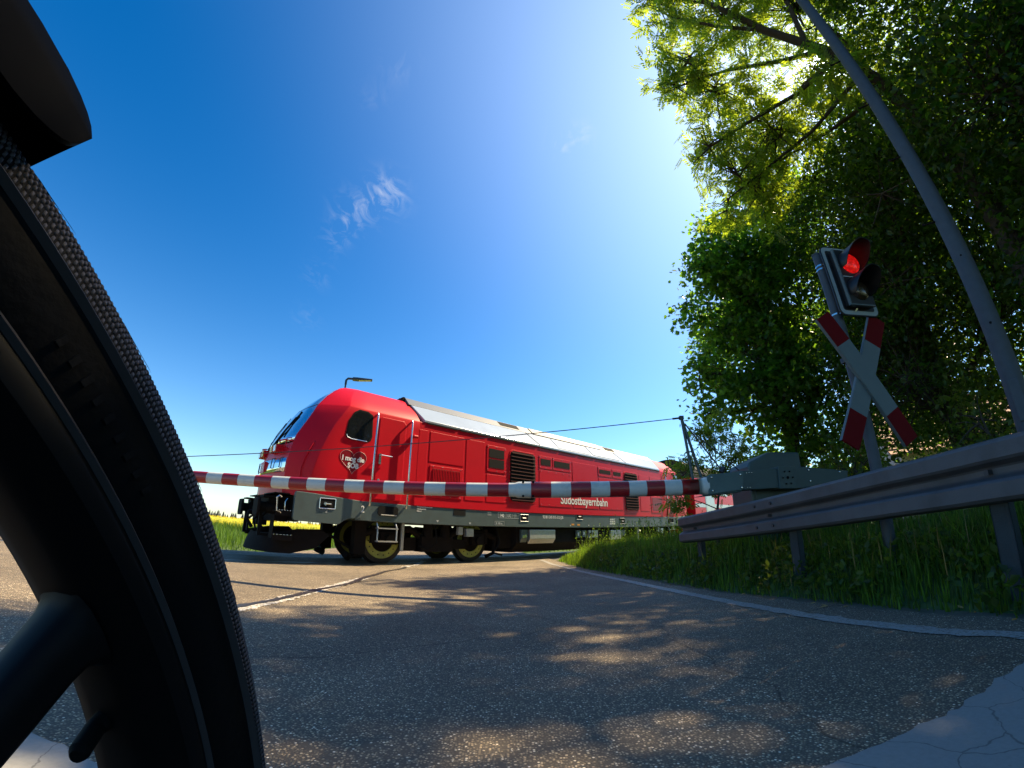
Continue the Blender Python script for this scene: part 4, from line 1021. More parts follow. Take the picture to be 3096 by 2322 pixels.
for w, z in ((1.3, 1.32), (1.3, 1.2), (1.7, 1.28)): mb.tube([B(w, -.085, z), B(w, -.10, z)], .012, 6)
mb.join_into(cw, M_STEEL, b0)
# drive housing behind the arm and its pedestal
hs = MB(); hp_ = [(.66, 1.36), (.66, 1.42), (.78, 1.505), (.90, 1.535), (1.34, 1.565), (1.34, 1.05), (.66, 1.05)]
hs.loft([[B(a, d, b) for a, b in ((.70, 1.0), (1.38, 1.0), (1.38, 1.56), (.98, 1.575), (.72, 1.47), (.70, 1.42))] for d in (.13, .60)])
hs.build('drive_housing', M_TEAL, barr, off=b0, bevel=.02)
mb = MB(); gb = b0[2] - .05
mb.box(.74, .96, .12, .36, 0, 1.05, 0, Matrix(((BD[0], BN[0], 0, BP[0]), (BD[1], BN[1], 0, BP[1]), (0, 0, 1, gb), (0, 0, 0, 1))))
mb.build('pedestal', M_TEAL, barr, off=b0, bevel=.012)
mb = MB(); mb.box(.98, 1.24, .16, .44, 0, 1.0, 0, Matrix(((BD[0], BN[0], 0, BP[0]), (BD[1], BN[1], 0, BP[1]), (0, 0, 1, gb), (0, 0, 0, 1)))); mb.build('pedestal_cabinet', M_UNDER, barr, off=b0, bevel=.01)
mt = (-.076, 1.955)
mb = MB(); mb.tube([B(mt[0], 0, mt[1]), B(-.020, 0, 1.26)], .016, 8); mb.tube([B(mt[0], 0, mt[1]), B(.072, 0, 1.30)], .016, 8)
mb.box(-.022, .022, -.02, .02, -.02, .02, 0, Matrix.Translation(B(*[mt[0], 0, mt[1]]))); mb.build('mast', M_TEAL, barr, off=b0)
mb = MB(); mb.tube([B(-.045, 0, 1.89), B(.313, 0, 1.37)], .008, 6); mb.tube([B(.05, 0, 1.78), B(.526, .02, 1.365)], .006, 6); mb.tube([B(.30, 0, 1.35), B(.34, 0, 1.40)], .03, 8); mb.build('mast_stay', M_CABLE, barr, off=b0)
cpts = [B(mt[0] + (-8.2 - mt[0]) * t, 0, 1.955 + (1.262 - 1.955) * t - .10 * 4 * t * (1 - t) * .35 ) for t in np.linspace(0, 1, 24)]
mb = MB(); mb.tube(cpts, .0048, 6); mb.tube([B(mt[0], 0, mt[1]), B(mt[0] - .10, 0, mt[1] - .01)], .011, 6); mb.build('stay_cable', M_CABLE, barr, off=b0)

# ------------------------------------------------------------------ guard rail
GA, GB = np.array([2.11, 5.62, 0]), np.array([2.86, -5.2, 0])
GA = np.array([2.135, 5.20, 0]); GDv = (np.array([2.41, 1.41, 0]) - np.array([2.151, 5.065, 0])); GDv /= np.linalg.norm(GDv); GNv = np.array([GDv[1], -GDv[0], 0])  # GNv points to the road side
if GNv[0] > 0: GNv = -GNv
Zt = lambda Y: float(np.interp(Y, [-6, 1.0, 1.6, 2.26, 3.17, 3.89, 5.2], [1.10, 1.085, 1.082, 1.068, 1.029, .993, .928]))
prof = [(-.03, 0.0), (.0, 0.0), (.062, -.013), (.078, -.030), (.078, -.100), (.066, -.114), (.013, -.134), (.006, -.144), (.006, -.171), (.013, -.181), (.066, -.201), (.078, -.215), (.078, -.285), (.062, -.302), (0, -.315), (-.03, -.315)]
inner = [(a - .012 if 0 < i < len(prof) - 1 else a, b) for i, (a, b) in enumerate(prof)]
gbase = tuple(GA + np.array([0, 0, float(gz(GA[0], GA[1]))]))
grail = thing('guard_rail', gbase, 'galvanised steel guard rail on posts along the grass verge', 'guard rail')
mb = MB(); rings = []
for t in np.concatenate([[0, .02, .06], np.arange(.3, 10.5, .3)]):
    p = GA + GDv * t; zt = Zt(p[1])
    sq = 1.0 if t > .05 else (.55 if t == 0 else .92)
    full = prof + inner[::-1]
    rings.append([tuple(p + GNv * (a * sq) + np.array([0, 0, zt + b])) for a, b in full])
mb.loft(rings); beam = mb.build('beam', M_GALV, grail, off=gbase, smooth=24)
mb = MB()
for t in (1.62, 1.85):
    for zz in (-.065, -.25):
        p = GA + GDv * t; z = Zt(p[1]) + zz; mb.tube([tuple(p + GNv * .07 + np.array([0, 0, z])), tuple(p + GNv * .092 + np.array([0, 0, z]))], .013, 8)
for t in (.35, 1.74, 3.6):
    p = GA + GDv * t; z = Zt(p[1]) - .158; mb.box(-.03, .03, -.012, .012, -.012, .012, 0, Matrix.Translation(tuple(p + GNv * .012 + np.array([0, 0, z]))))
mb.join_into(beam, M_CABLE, gbase)
for t in (.33, 1.95, 3.58, 5.3, 7.0, 8.7, 10.2):
    p = GA + GDv * t; g0 = float(gz(p[0], p[1])) - .08; zt = Zt(p[1]) - .03
    mb = MB(); q = p - GNv * .06
    for a0, a1, c0, c1 in ((-.05, .05, -.006, .0), (-.05, -.044, -.05, 0), (.044, .05, -.05, 0)):
        mb.add([tuple(q + GDv * a + GNv * (c + .03) + np.array([0, 0, z])) for z in (g0, zt) for a, c in ((a0, c0), (a1, c0), (a1, c1), (a0, c1))], [(0, 1, 2, 3), (4, 5, 6, 7), (0, 1, 5, 4), (1, 2, 6, 5), (2, 3, 7, 6), (3, 0, 4, 7)])
    mb.build('post', M_POSTD, grail, off=gbase)

# ------------------------------------------------------------------ crossing signal with crossbuck
sx, sy = 2.63, 2.60; sz = float(gz(sx, sy)) - .05
sig = thing('crossing_signal', (sx, sy, sz), 'level-crossing post with red and white crossbuck under a signal showing red', 'crossing signal')
so = (sx, sy, sz)
mb = MB(); mb.tube([(sx, sy, sz), (sx, sy, 2.93)], .043, 20); mb.tube([(sx, sy, 2.93), (sx, sy, 2.94)], .047, 20); mb.build('post', M_GALVP, sig, off=so, smooth=40)
mb = MB()
for z in (2.78, 2.815, 2.345): mb.tube([(sx, sy, z - .007), (sx, sy, z + .007)], .047, 20)
mb.tube([(sx, sy - .04, 2.34), (sx + .10, sy - .09, 2.335), (sx + .12, sy - .1, 2.36)], .016, 8)
mb.build_split('clamp', M_STEEL, sig, off=so, smooth=40)
def S(a, d, z): return (sx + a, sy + d, z)
def board(nm, p0, p1, w, d0, d1):
    p0, p1 = np.array(p0), np.array(p1); ax = p1 - p0; L_ = np.linalg.norm(ax); ax /= L_; pr = np.array([-ax[1], ax[0]])
    t1 = .27 * L_ / 1.18
    mb = MB(); segs = [0, t1, L_ - t1, L_]
    for i in range(3):
        a, b = segs[i], segs[i + 1]
        poly = [tuple(p0 + ax * a - pr * w / 2), tuple(p0 + ax * b - pr * w / 2), tuple(p0 + ax * b + pr * w / 2), tuple(p0 + ax * a + pr * w / 2)]
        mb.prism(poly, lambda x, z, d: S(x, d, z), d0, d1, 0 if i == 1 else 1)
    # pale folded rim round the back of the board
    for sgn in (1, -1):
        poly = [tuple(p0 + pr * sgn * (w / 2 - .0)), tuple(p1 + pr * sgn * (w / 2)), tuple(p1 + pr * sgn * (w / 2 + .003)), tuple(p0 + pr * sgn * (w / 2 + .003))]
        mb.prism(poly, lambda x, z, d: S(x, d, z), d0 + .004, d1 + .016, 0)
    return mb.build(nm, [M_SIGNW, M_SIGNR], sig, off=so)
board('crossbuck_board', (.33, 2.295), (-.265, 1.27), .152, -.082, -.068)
board('crossbuck_board', (-.24, 2.28), (.30, 1.275), .152, -.102, -.088)
mb = MB()
for z in (1.95, 1.62): mb.box(sx - .07, sx + .03, sy - .066, sy + .03, z - .02, z + .02)
mb.build_split('board_bracket', M_GALVP, sig, off=so)
def rrect(x0, x1, z0, z1, r, n=5):
    out = []
    for cx_, cz, a0 in ((x1 - r, z1 - r, 0), (x0 + r, z1 - r, 90), (x0 + r, z0 + r, 180), (x1 - r, z0 + r, 270)):
        for k in range(n + 1):
            t = R(a0 + 90 * k / n); out.append((cx_ + r * math.cos(t), cz + r * math.sin(t)))
    return out
SF = lambda a, b, d: S(a, d, b)
bk = MB().prism(rrect(-.055, .345, 2.295, 2.955, .055), SF, -.10, -.088).build('backboard', M_SIGNK, sig, off=so)
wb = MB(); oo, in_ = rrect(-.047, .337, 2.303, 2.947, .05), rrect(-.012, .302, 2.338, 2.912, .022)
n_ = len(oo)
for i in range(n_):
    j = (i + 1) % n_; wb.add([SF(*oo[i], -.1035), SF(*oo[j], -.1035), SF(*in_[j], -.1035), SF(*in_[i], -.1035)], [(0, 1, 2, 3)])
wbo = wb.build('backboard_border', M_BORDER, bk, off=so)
hb_ = MB().prism(rrect(.018, .272, 2.365, 2.885, .015), SF, -.16, -.104).build('lamp_housing', M_SIGNK, sig, off=so)
mb = MB(); mb.prism([(.012, 2.358), (.026, 2.358), (.026, 2.885), (.012, 2.885)], SF, -.164, -.142); mb.prism([(.026, 2.358), (.27, 2.358), (.27, 2.368), (.026, 2.368)], SF, -.164, -.142); mb.build('housing_edge', M_SIGNW, hb_, off=so)
mb = MB(); mb.prism([(.034, 2.62), (.262, 2.62), (.262, 2.626), (.034, 2.626)], SF, -.1625, -.155); mb.build('housing_seam', M_BOOMW, hb_, off=so)
for zc, m in ((2.755, M_REDLENS), (2.50, M_AMBLENS)):
    fn = lambda r, t, d: S(.150 + r * math.cos(t), -.16 - d, zc + r * math.sin(t))
    mb = MB(); mb.loft([[fn(r, 2 * math.pi * k / 28, d) for k in range(28)] for r, d in ((.094, .0), (.085, .018), (.06, .032), (.03, .04), (.002, .042))], True, False)
    ln = mb.build('lens', m, sig, off=so, smooth=60)
    mb = MB(); outer, inn = [], []
    ths = [R(a) for a in np.linspace(-28, 208, 25)]
    rows = []
    for dd in (0, .22):
        for rr_, lst in ((.112, outer), (.106, inn)): pass
    ro, ri = [], []
    for t in ths:
        ext = .21 * (.45 + .55 * max(0, math.sin(t)) if math.sin(t) > 0 else .45 + .4 * math.sin(t))
        ext = .21 * min(1, max(.18, .55 + .55 * math.sin(t)))
        ro.append([fn(.112, t, -.0), fn(.112, t, ext), fn(.106, t, ext), fn(.106, t, -.0)])
    mb.loft(ro, True, True); mb.build('hood', M_SIGNK, sig, off=so, smooth=40)

# ------------------------------------------------------------------ tall steel pole with climbing pegs
px_, py_ = 4.50, 2.575; pz_ = float(gz(px_, py_)) - .06; po = (px_, py_, pz_)
pole = thing('utility_pole', po, 'tall galvanised steel pole with climbing pegs in front of the dark trees', 'pole')
mb = MB(); mb.tube([(px_, py_, pz_), (px_, py_, 2.0), (px_, py_, 6), (px_, py_, 11.5)], [.098, .090, .078, .060], 24); shaft = mb.build('shaft', M_GALVP, pole, off=po, smooth=40)
tcam = np.array([-px_, -py_, 0]); tcam /= np.linalg.norm(tcam); tl = np.array([-tcam[1], tcam[0], 0])
if tl[1] < 0: tl = -tl
for k, z in enumerate((3.6, 4.56, 5.51, 6.47, 7.43, 8.40, 9.4, 10.4)):
    mb = MB(); c = np.array([px_, py_, z])
    dirp = tl * .96 + tcam * .28
    mb.tube([c + dirp * .05, c + dirp * .20 + np.array([0, 0, .0])], .011, 8); mb.tube([c + dirp * .20, c + dirp * .20 + np.array([0, 0, .022])], .011, 8)
    mb.build('climbing_peg', M_UNDER, pole, off=po)
mb = MB(); c = np.array([px_, py_, 1.6]) + tcam * .082
mb.box(-.045, .045, -.012, .018, -.19, .19, 0, Matrix(((tl[0], tcam[0], 0, c[0]), (tl[1], tcam[1], 0, c[1]), (0, 0, 1, c[2]), (0, 0, 0, 1)))); mb.build('access_cover', M_GALVP, pole, off=po, bevel=.006)
mb = MB(); c2 = np.array([px_, py_, 2.35]) + tcam * .085; mb.tube([tuple(c2), tuple(c2 + tcam * .01)], .012, 8); c2 = np.array([px_, py_, 3.1]) + tcam * .083; mb.tube([tuple(c2), tuple(c2 + tcam * .008)], .01, 8); mb.join_into(shaft, M_BLACK, po)

# ------------------------------------------------------------------ motorcycle (front wheel close to the camera)
WQ = (-.154, -.058, .619, .105, -.07)
wc = np.array(WQ[:3]); psi, lean = WQ[3:]
wa = np.array([math.sin(psi), math.cos(psi), 0]); wside = np.array([math.cos(psi), -math.sin(psi), 0])
wu = math.cos(lean) * np.array([0, 0, 1.0]) + math.sin(lean) * wside; wnrm = np.cross(wa, wu)
mo = (float(wc[0]), float(wc[1]), float(gz(wc[0], wc[1])))
moto = thing('motorcycle', mo, 'black motorcycle whose front wheel and mudguard stand close beside the viewer', 'motorcycle')
def W(r, t, n): return wc + r * (math.cos(t) * wa + math.sin(t) * wu) + n * wnrm   # t from straight ahead upwards, n to the right
MID = -.031
TYP = [(.250, -.010), (.257, -.005), (.266, -.001), (.280, -.001), (.292, -.004), (.303, -.012), (.3095, -.022), (.3125, -.031)]
TYP = TYP + [(r, 2 * MID - n) for r, n in TYP[-2::-1]]
mb = MB(); mb.disc_ring(lambda r, t, n: W(r, t, n), TYP, 180)
tyre = mb.build('tyre', M_TYRE, moto, off=mo, smooth=50)
# knurled shoulder band: rows of small raised lugs, and tread cuts
def on_tyre(r, t, n, h):  # a point lifted by h along the profile normal at the shoulder (r,n)
    return W(r + h * .45, t, n + h * .89)
V, F = [], []
rows = 5
for i in range(760):
    t0 = 2 * math.pi * i / 760
    for j in range(rows):
        f0 = (j + .0) / rows; f1 = (j + .62) / rows
        P = lambda f: (np.interp(f, [0, .45, 1], [.2865, .2945, .3035]), np.interp(f, [0, .45, 1], [-.0025, -.005, -.0125]))
        tt = t0 + (math.pi / 760 if j % 2 else 0); dt = 2 * math.pi / 760 * .60
        (ra_, na_), (rb_, nb_) = P(f0), P(f1)
        k = len(V)
        V += [on_tyre(ra_, tt, na_, -.0005), on_tyre(ra_, tt + dt, na_, -.0005), on_tyre(rb_, tt + dt + .002, nb_, -.0005), on_tyre(rb_, tt + .002, nb_, -.0005),
              on_tyre(ra_, tt + dt * .15, na_, .0006), on_tyre(ra_, tt + dt * .85, na_, .0006), on_tyre(rb_, tt + dt * .85 + .002, nb_, .0006), on_tyre(rb_, tt + dt * .15 + .002, nb_, .0006)]
        F += [(k + 4, k + 5, k + 6, k + 7), (k, k + 1, k + 5, k + 4), (k + 1, k + 2, k + 6, k + 5), (k + 2, k + 3, k + 7, k + 6), (k + 3, k, k + 4, k + 7)]
o = np_mesh('shoulder_texture', V, F, M_SHOULDER, tyre, off=mo)
V, F = [], []
for i in range(30):
    t0 = 2 * math.pi * i / 30
    k = len(V)
    cut = [(0.0, .3043, -.0135), (.05, .3075, -.0185), (.11, .3105, -.0245), (.15, .3123, -.0300)]
    for dt, r, n in cut:
        w_ = .018 if dt in (.05, .11) else .006
        V += [W(r + .0006, t0 + dt - w_, n + .0006), W(r + .0006, t0 + dt + w_, n + .0006)]
    for q in range(len(cut) - 1): F.append((k + 2 * q, k + 2 * q + 1, k + 2 * q + 3, k + 2 * q + 2))
np_mesh('tread_cut', V, F, M_BLACK, tyre, off=mo)
# sidewall ridge rings and raised lettering blocks
mb = MB()
for r, n in ((.2835, .0002), (.256, -.0028)): mb.disc_ring(lambda rr, t, nn: W(rr, t, nn), [(r - .0022, n - .001), (r, n + .0018), (r + .0022, n - .001)], 160)
mb.build('sidewall_ridge', M_SHOULDER, tyre, off=mo, smooth=60)
mb = MB()                                         # low moulded bars of the size marking, close to the bead
for t0 in (.70, 2.8, 4.9):
    for k_ in range(9):
        t = t0 + k_ * .030
        mb.add([tuple(W(r, tt, n)) for n in (-.002, .0003) for r, tt in ((.2655, t), (.2655, t + .010), (.2705, t + .010), (.2705, t))], [(4, 5, 6, 7), (0, 1, 5, 4), (1, 2, 6, 5), (2, 3, 7, 6), (3, 0, 4, 7)])
mb.join_into(tyre, M_TYRE, mo)
# rim: lip, well and inner barrel
RIMP = [(.256, -.010), (.2555, -.004), (.251, -.0015), (.245, -.003), (.2415, -.009), (.237, -.014), (.234, -.022), (.2335, -.040), (.234, -.048), (.238, -.054), (.245, -.0585), (.251, -.060), (.2555, -.058), (.256, -.052)]
mb = MB(); mb.disc_ring(lambda r, t, n: W(r, t, n), RIMP, 160); rim = mb.build('rim', M_RIM, moto, off=mo, smooth=45)
for k in range(5):
    mb = MB(); rings = []
    for r, dg, hw, hn in ((.040, -12, .022, .020), (.070, 5, .017, .017), (.105, 16.5, .0130, .015), (.150, 23.5, .0112, .0135), (.1986, 27.9, .0112, .013), (.218, 29.5, .0118, .0135), (.228, 30.2, .0130, .0145), (.2325, 30.3, .0155, .016), (.2350, 30.4, .0195, .017)):
        t0 = R(dg + 72 * k); er = math.cos(t0) * wa + math.sin(t0) * wu
        tdg = R(dg + 72 * k + (17 if r > .12 else 25)); ed = -math.sin(tdg) * wa + math.cos(tdg) * wu
        if r > .225: ed = -math.sin(t0) * wa + math.cos(t0) * wu
        ring = []
        for q in range(16):
            a = 2 * math.pi * q / 16; c_, s_ = math.cos(a), math.sin(a)
            ta = math.copysign(abs(c_)**.7, c_) * hw; na = math.copysign(abs(s_)**.7, s_) * hn
            cv = (r - math.sqrt(max(r * r - ta * ta, 0))) if r > .225 else 0
            ring.append(tuple(wc + (r - cv) * er + ta * ed + (MID + na) * wnrm))
        rings.append(ring)
    mb.loft(rings); mb.build('spoke', M_RIM, moto, off=mo, smooth=50)
mb = MB(); mb.tube([tuple(W(0, 0, MID - .06)), tuple(W(0, 0, MID + .06))], .05, 24); mb.tube([tuple(W(0, 0, MID - .10)), tuple(W(0, 0, MID + .10))], .012, 12); mb.build('hub', M_RIM, moto, off=mo, smooth=40)
mb = MB(); tv = R(19.2); vp = lambda r, dn, dt=0: tuple(W(r, tv + dt, MID + dn))
mb.tube([vp(.236, -.004), vp(.228, -.003), vp(.225, .0)], [.0052, .0040, .0036], 10); mb.tube([vp(.229, -.003), vp(.2165, .004)], [.0042, .0042], 12); mb.tube([vp(.2165, .004), vp(.214, .0055)], [.0042, .0028], 12)
mb.build('valve_stem', M_BLACK, moto, off=mo, smooth=40)
# brake disc on the far side, fork legs, mudguard
mb = MB(); mb.disc_ring(lambda r, t, n: W(r, t, n), [(.075, -.078), (.12, -.078), (.12, -.083), (.075, -.083)], 64); mb.build('brake_disc', M_STEEL, moto, off=mo, smooth=40)
fd = -math.sin(R(26)) * wa + math.cos(R(26)) * wu
for n in (MID + .085, MID - .085):
    mb = MB(); a = wc + n * wnrm + .03 * wa * 0; a = a - wa * .03
    mb.tube([tuple(a), tuple(a + fd * .30)], .028, 16); mb.tube([tuple(a + fd * .28), tuple(a + fd * .72)], .021, 16); mb.build('fork_leg', M_ENGINE, moto, off=mo, smooth=40)
mb = MB(); rings = []
for i, deg in enumerate(np.concatenate([[65.0, 65.2, 65.7, 66.5, 67.6, 69.2], np.arange(72, 156, 4), [156]])):
    t = R(deg)
    e = min(1.0, math.sqrt(max(0.0, 1 - (1 - min(1, (deg - 65.0) / 6.5))**2)) * .9 + .10)
    outer = [(.296 + (1 - e) * .014, MID + .041), (.314, MID + .0415), (.314 + .010 * e, MID + .039), (.314 + .016 * e, MID + .031), (.314 + .0185 * e, MID + .018), (.314 + .0195 * e, MID)]
    outer = outer + [(r, 2 * MID - n) for r, n in outer[-2::-1]]
    innr = [(r - .003 if r > .312 else r, n - math.copysign(.003, n - MID) if abs(n - MID) > .012 else n) for r, n in outer[::-1]]
    rings.append([tuple(W(r, t, n)) for r, n in outer + innr])
mb.loft(rings); mb.build('mudguard', M_FENDER, moto, off=mo, smooth=50)
# the rest of the machine, behind the viewer
head = wc - wa * .03 + fd * .66 + MID * wnrm
bk_ = -np.array([0.02, 1, 0]); bk_ /= np.linalg.norm(bk_); upv = np.array([0, 0, 1.0]); rt = np.cross(upv, bk_)
mb = MB(); mb.tube([tuple(head + rt * -.40 + upv * .12 + bk_ * .16), tuple(head + rt * -.3 + upv * .10), tuple(head + upv * .06), tuple(head + rt * .3 + upv * .10), tuple(head + rt * .40 + upv * .12 + bk_ * .16)], .013, 10); mb.build('handlebar', M_BLACK, moto, off=mo, smooth=40)
mb = MB(); mb.tube([tuple(head + upv * .02 - bk_ * .08), tuple(head + upv * .02 + bk_ * .02)], [.085, .06], 20); mb.build('headlight', M_LAMP, moto, off=mo, smooth=40)
mb = MB(); mb.tube([tuple(head + bk_ * .10 + upv * -.02), tuple(head + bk_ * .22 + upv * .06), tuple(head + bk_ * .42 + upv * .05), tuple(head + bk_ * .58 - upv * .02)], [.06, .13, .14, .08], 18); mb.build('fuel_tank', M_FENDER, moto, off=mo, smooth=60)
mb = MB(); mb.tube([tuple(head + bk_ * .58 - upv * .03), tuple(head + bk_ * .8 - upv * .06), tuple(head + bk_ * 1.15 + upv * .02)], [.09, .13, .08], 16); mb.build('seat', M_LEATHER, moto, off=mo, smooth=60)
mb = MB(); mb.tube([tuple(head + bk_ * .30 - upv * .14), tuple(head + bk_ * .36 - upv * .5)], [.16, .17], 14); mb.tube([tuple(head + bk_ * .6 - upv * .2), tuple(head + bk_ * .6 - upv * .52)], [.13, .14], 14); mb.build('engine', M_ENGINE, moto, off=mo, smooth=40)
mb = MB(); mb.tube([tuple(head - upv * .02), tuple(head + bk_ * .5 - upv * .06), tuple(head + bk_ * 1.0 - upv * .08)], .03, 10); mb.tube([tuple(head - upv * .1), tuple(head + bk_ * .25 - upv * .5), tuple(head + bk_ * .8 - upv * .52), tuple(head + bk_ * 1.35 - upv * .36)], .025, 10); mb.build('frame', M_BLACK, moto, off=mo, smooth=40)
rwc = wc + np.array([-.05, -1.45, -.005]) + MID * wnrm
mb = MB(); mb.disc_ring(lambda r, t, n: rwc + r * (math.cos(t) * -bk_ + math.sin(t) * upv) + n * rt, [(.23, -.06), (.28, -.08), (.305, -.05), (.316, 0), (.305, .05), (.28, .08), (.23, .06)], 48); mb.build('rear_tyre', M_TYRE, moto, off=mo, smooth=50)
mb = MB(); mb.disc_ring(lambda r, t, n: rwc + r * (math.cos(t) * -bk_ + math.sin(t) * upv) + n * rt, [(.03, -.03), (.235, -.05), (.235, .05), (.03, .03)], 48); mb.build('rear_rim', M_RIM, moto, off=mo, smooth=50)

# ------------------------------------------------------------------ foliage
def leaves(P, size, rs, kind='kite', droop=.3, wid=.55):
    """leaf-sized folded faces at points P -> verts, tris, tint"""
    n = len(P)
    a = rs.normal(size=(n, 3)); a[:, 2] -= droop; a /= np.linalg.norm(a, axis=1)[:, None]
    up = rs.normal(size=(n, 3)) * .7 + np.array([0, 0, 1.0]); b = np.cross(a, up); b /= np.linalg.norm(b, axis=1)[:, None] + 1e-9
    c = np.cross(b, a)
    s = (size * rs.uniform(.6, 1.25, n))[:, None]
    p0 = P; tip = P + a * s
    l = P + a * s * .42 + b * s * wid * .5 + c * s * .12; r = P + a * s * .42 - b * s * wid * .5 + c * s * .12
    V = np.stack([p0, l, tip, r], 1).reshape(-1, 3)
    k = np.arange(n)[:, None] * 4
    F = np.concatenate([k + np.array([[0, 1, 2]]), k + np.array([[0, 2, 3]])], 1).reshape(-1, 3)
    return V, F, np.repeat(rs.uniform(0, 1, n), 2)
def lobed(P, size, rs, droop=.35):
    """maple-like five-pointed leaves"""
    n = len(P)
    a = rs.normal(size=(n, 3)) * .8; a[:, 2] -= droop; a /= np.linalg.norm(a, axis=1)[:, None]
    up = rs.normal(size=(n, 3)) * .6 + np.array([0, 0, 1.0]); b = np.cross(a, up); b /= np.linalg.norm(b, axis=1)[:, None] + 1e-9
    s = (size * rs.uniform(.6, 1.25, n))[:, None]
    sh = [(.0, .0), (.18, .45), (.42, .28), (.62, .50), (.66, .2), (1.0, 0), (.66, -.2), (.62, -.50), (.42, -.28), (.18, -.45)]
    V = np.stack([P + a * s * x + b * s * y for x, y in sh], 1).reshape(-1, 3); m = len(sh)
    k = np.arange(n)[:, None] * m
    F = np.concatenate([k + np.array([[0, i, i + 1]]) for i in range(1, m - 1)], 1).reshape(-1, 3)
    return V, F, np.repeat(rs.uniform(0, 1, n), m - 2)
def pinnate(P, size, rs, pairs=4, out=None):
    """ash leaves: a stalk with paired leaflets"""
    n = len(P)
    a = rs.normal(size=(n, 3)) * .8
    if out is not None: a += out * 1.0
    a[:, 2] -= .15; a /= np.linalg.norm(a, axis=1)[:, None]
    up = rs.normal(size=(n, 3)) * .6 + np.array([0, 0, 1.0]); b = np.cross(a, up); b /= np.linalg.norm(b, axis=1)[:, None] + 1e-9
    c = np.cross(b, a); s = (size * rs.uniform(.7, 1.2, n))[:, None]; t = rs.uniform(0, 1, n)
    Vs, Fs, Ts, base = [], [], [], 0
    for j in range(pairs * 2 + 1):
        if j == pairs * 2: q0 = P + a * s; dr = a
        else:
            f = .3 + .7 * (j // 2) / pairs; sg = 1 if j % 2 else -1
            q0 = P + a * s * f; dr = a * .62 + b * sg * .75 - np.array([0, 0, .22]); dr /= np.linalg.norm(dr, axis=1)[:, None]
        ln = s * .42; wd = np.cross(dr, c); wd /= np.linalg.norm(wd, axis=1)[:, None] + 1e-9
        V = np.stack([q0, q0 + dr * ln * .45 + wd * ln * .17, q0 + dr * ln, q0 + dr * ln * .45 - wd * ln * .17], 1).reshape(-1, 3)
        k = np.arange(n)[:, None] * 4 + base; base += len(V)
        Vs.append(V); Fs.append(np.concatenate([k + np.array([[0, 1, 2]]), k + np.array([[0, 2, 3]])], 1).reshape(-1, 3)); Ts.append(np.repeat(t, 2))
    return np.concatenate(Vs), np.concatenate(Fs), np.concatenate(Ts)
def bez(a, b, rs, sag=.15, n=6):
    a, b = np.array(a, float), np.array(b, float); L_ = np.linalg.norm(b - a)
    m = (a + b) / 2 + rs.normal(size=3) * L_ * .09 + np.array([0, 0, sag * L_])
    t = np.linspace(0, 1, n)[:, None]; return (1 - t)**2 * a + 2 * t * (1 - t) * m + t**2 * b
def clumps(blobs, per, rs, spread=.30, shell=.55, n_leaf=26):
    """cluster centres through ellipsoid blobs, denser to the outside; then leaf points round them"""
    C, Rr = [], []
    for (x, y, z, r) in blobs:
        k = max(4, int(per * r * r))
        d = rs.normal(size=(k, 3)); d /= np.linalg.norm(d, axis=1)[:, None]
        rad = r * rs.uniform(shell**3, 1, k)**(1 / 3) * rs.uniform(.82, 1.08, k)
        C.append(np.array([x, y, z]) + d * rad[:, None] * np.array([1, 1, .92])); 
    C = np.concatenate(C)
    m = rs.poisson(n_leaf, len(C)); idx = np.repeat(np.arange(len(C)), m)
    sp = spread * rs.uniform(.6, 1.3, len(C))
    P = C[idx] + np.clip(rs.normal(size=(len(idx), 3)), -1.7, 1.7) * sp[idx][:, None] * np.array([1, 1, .7])
    return C, P
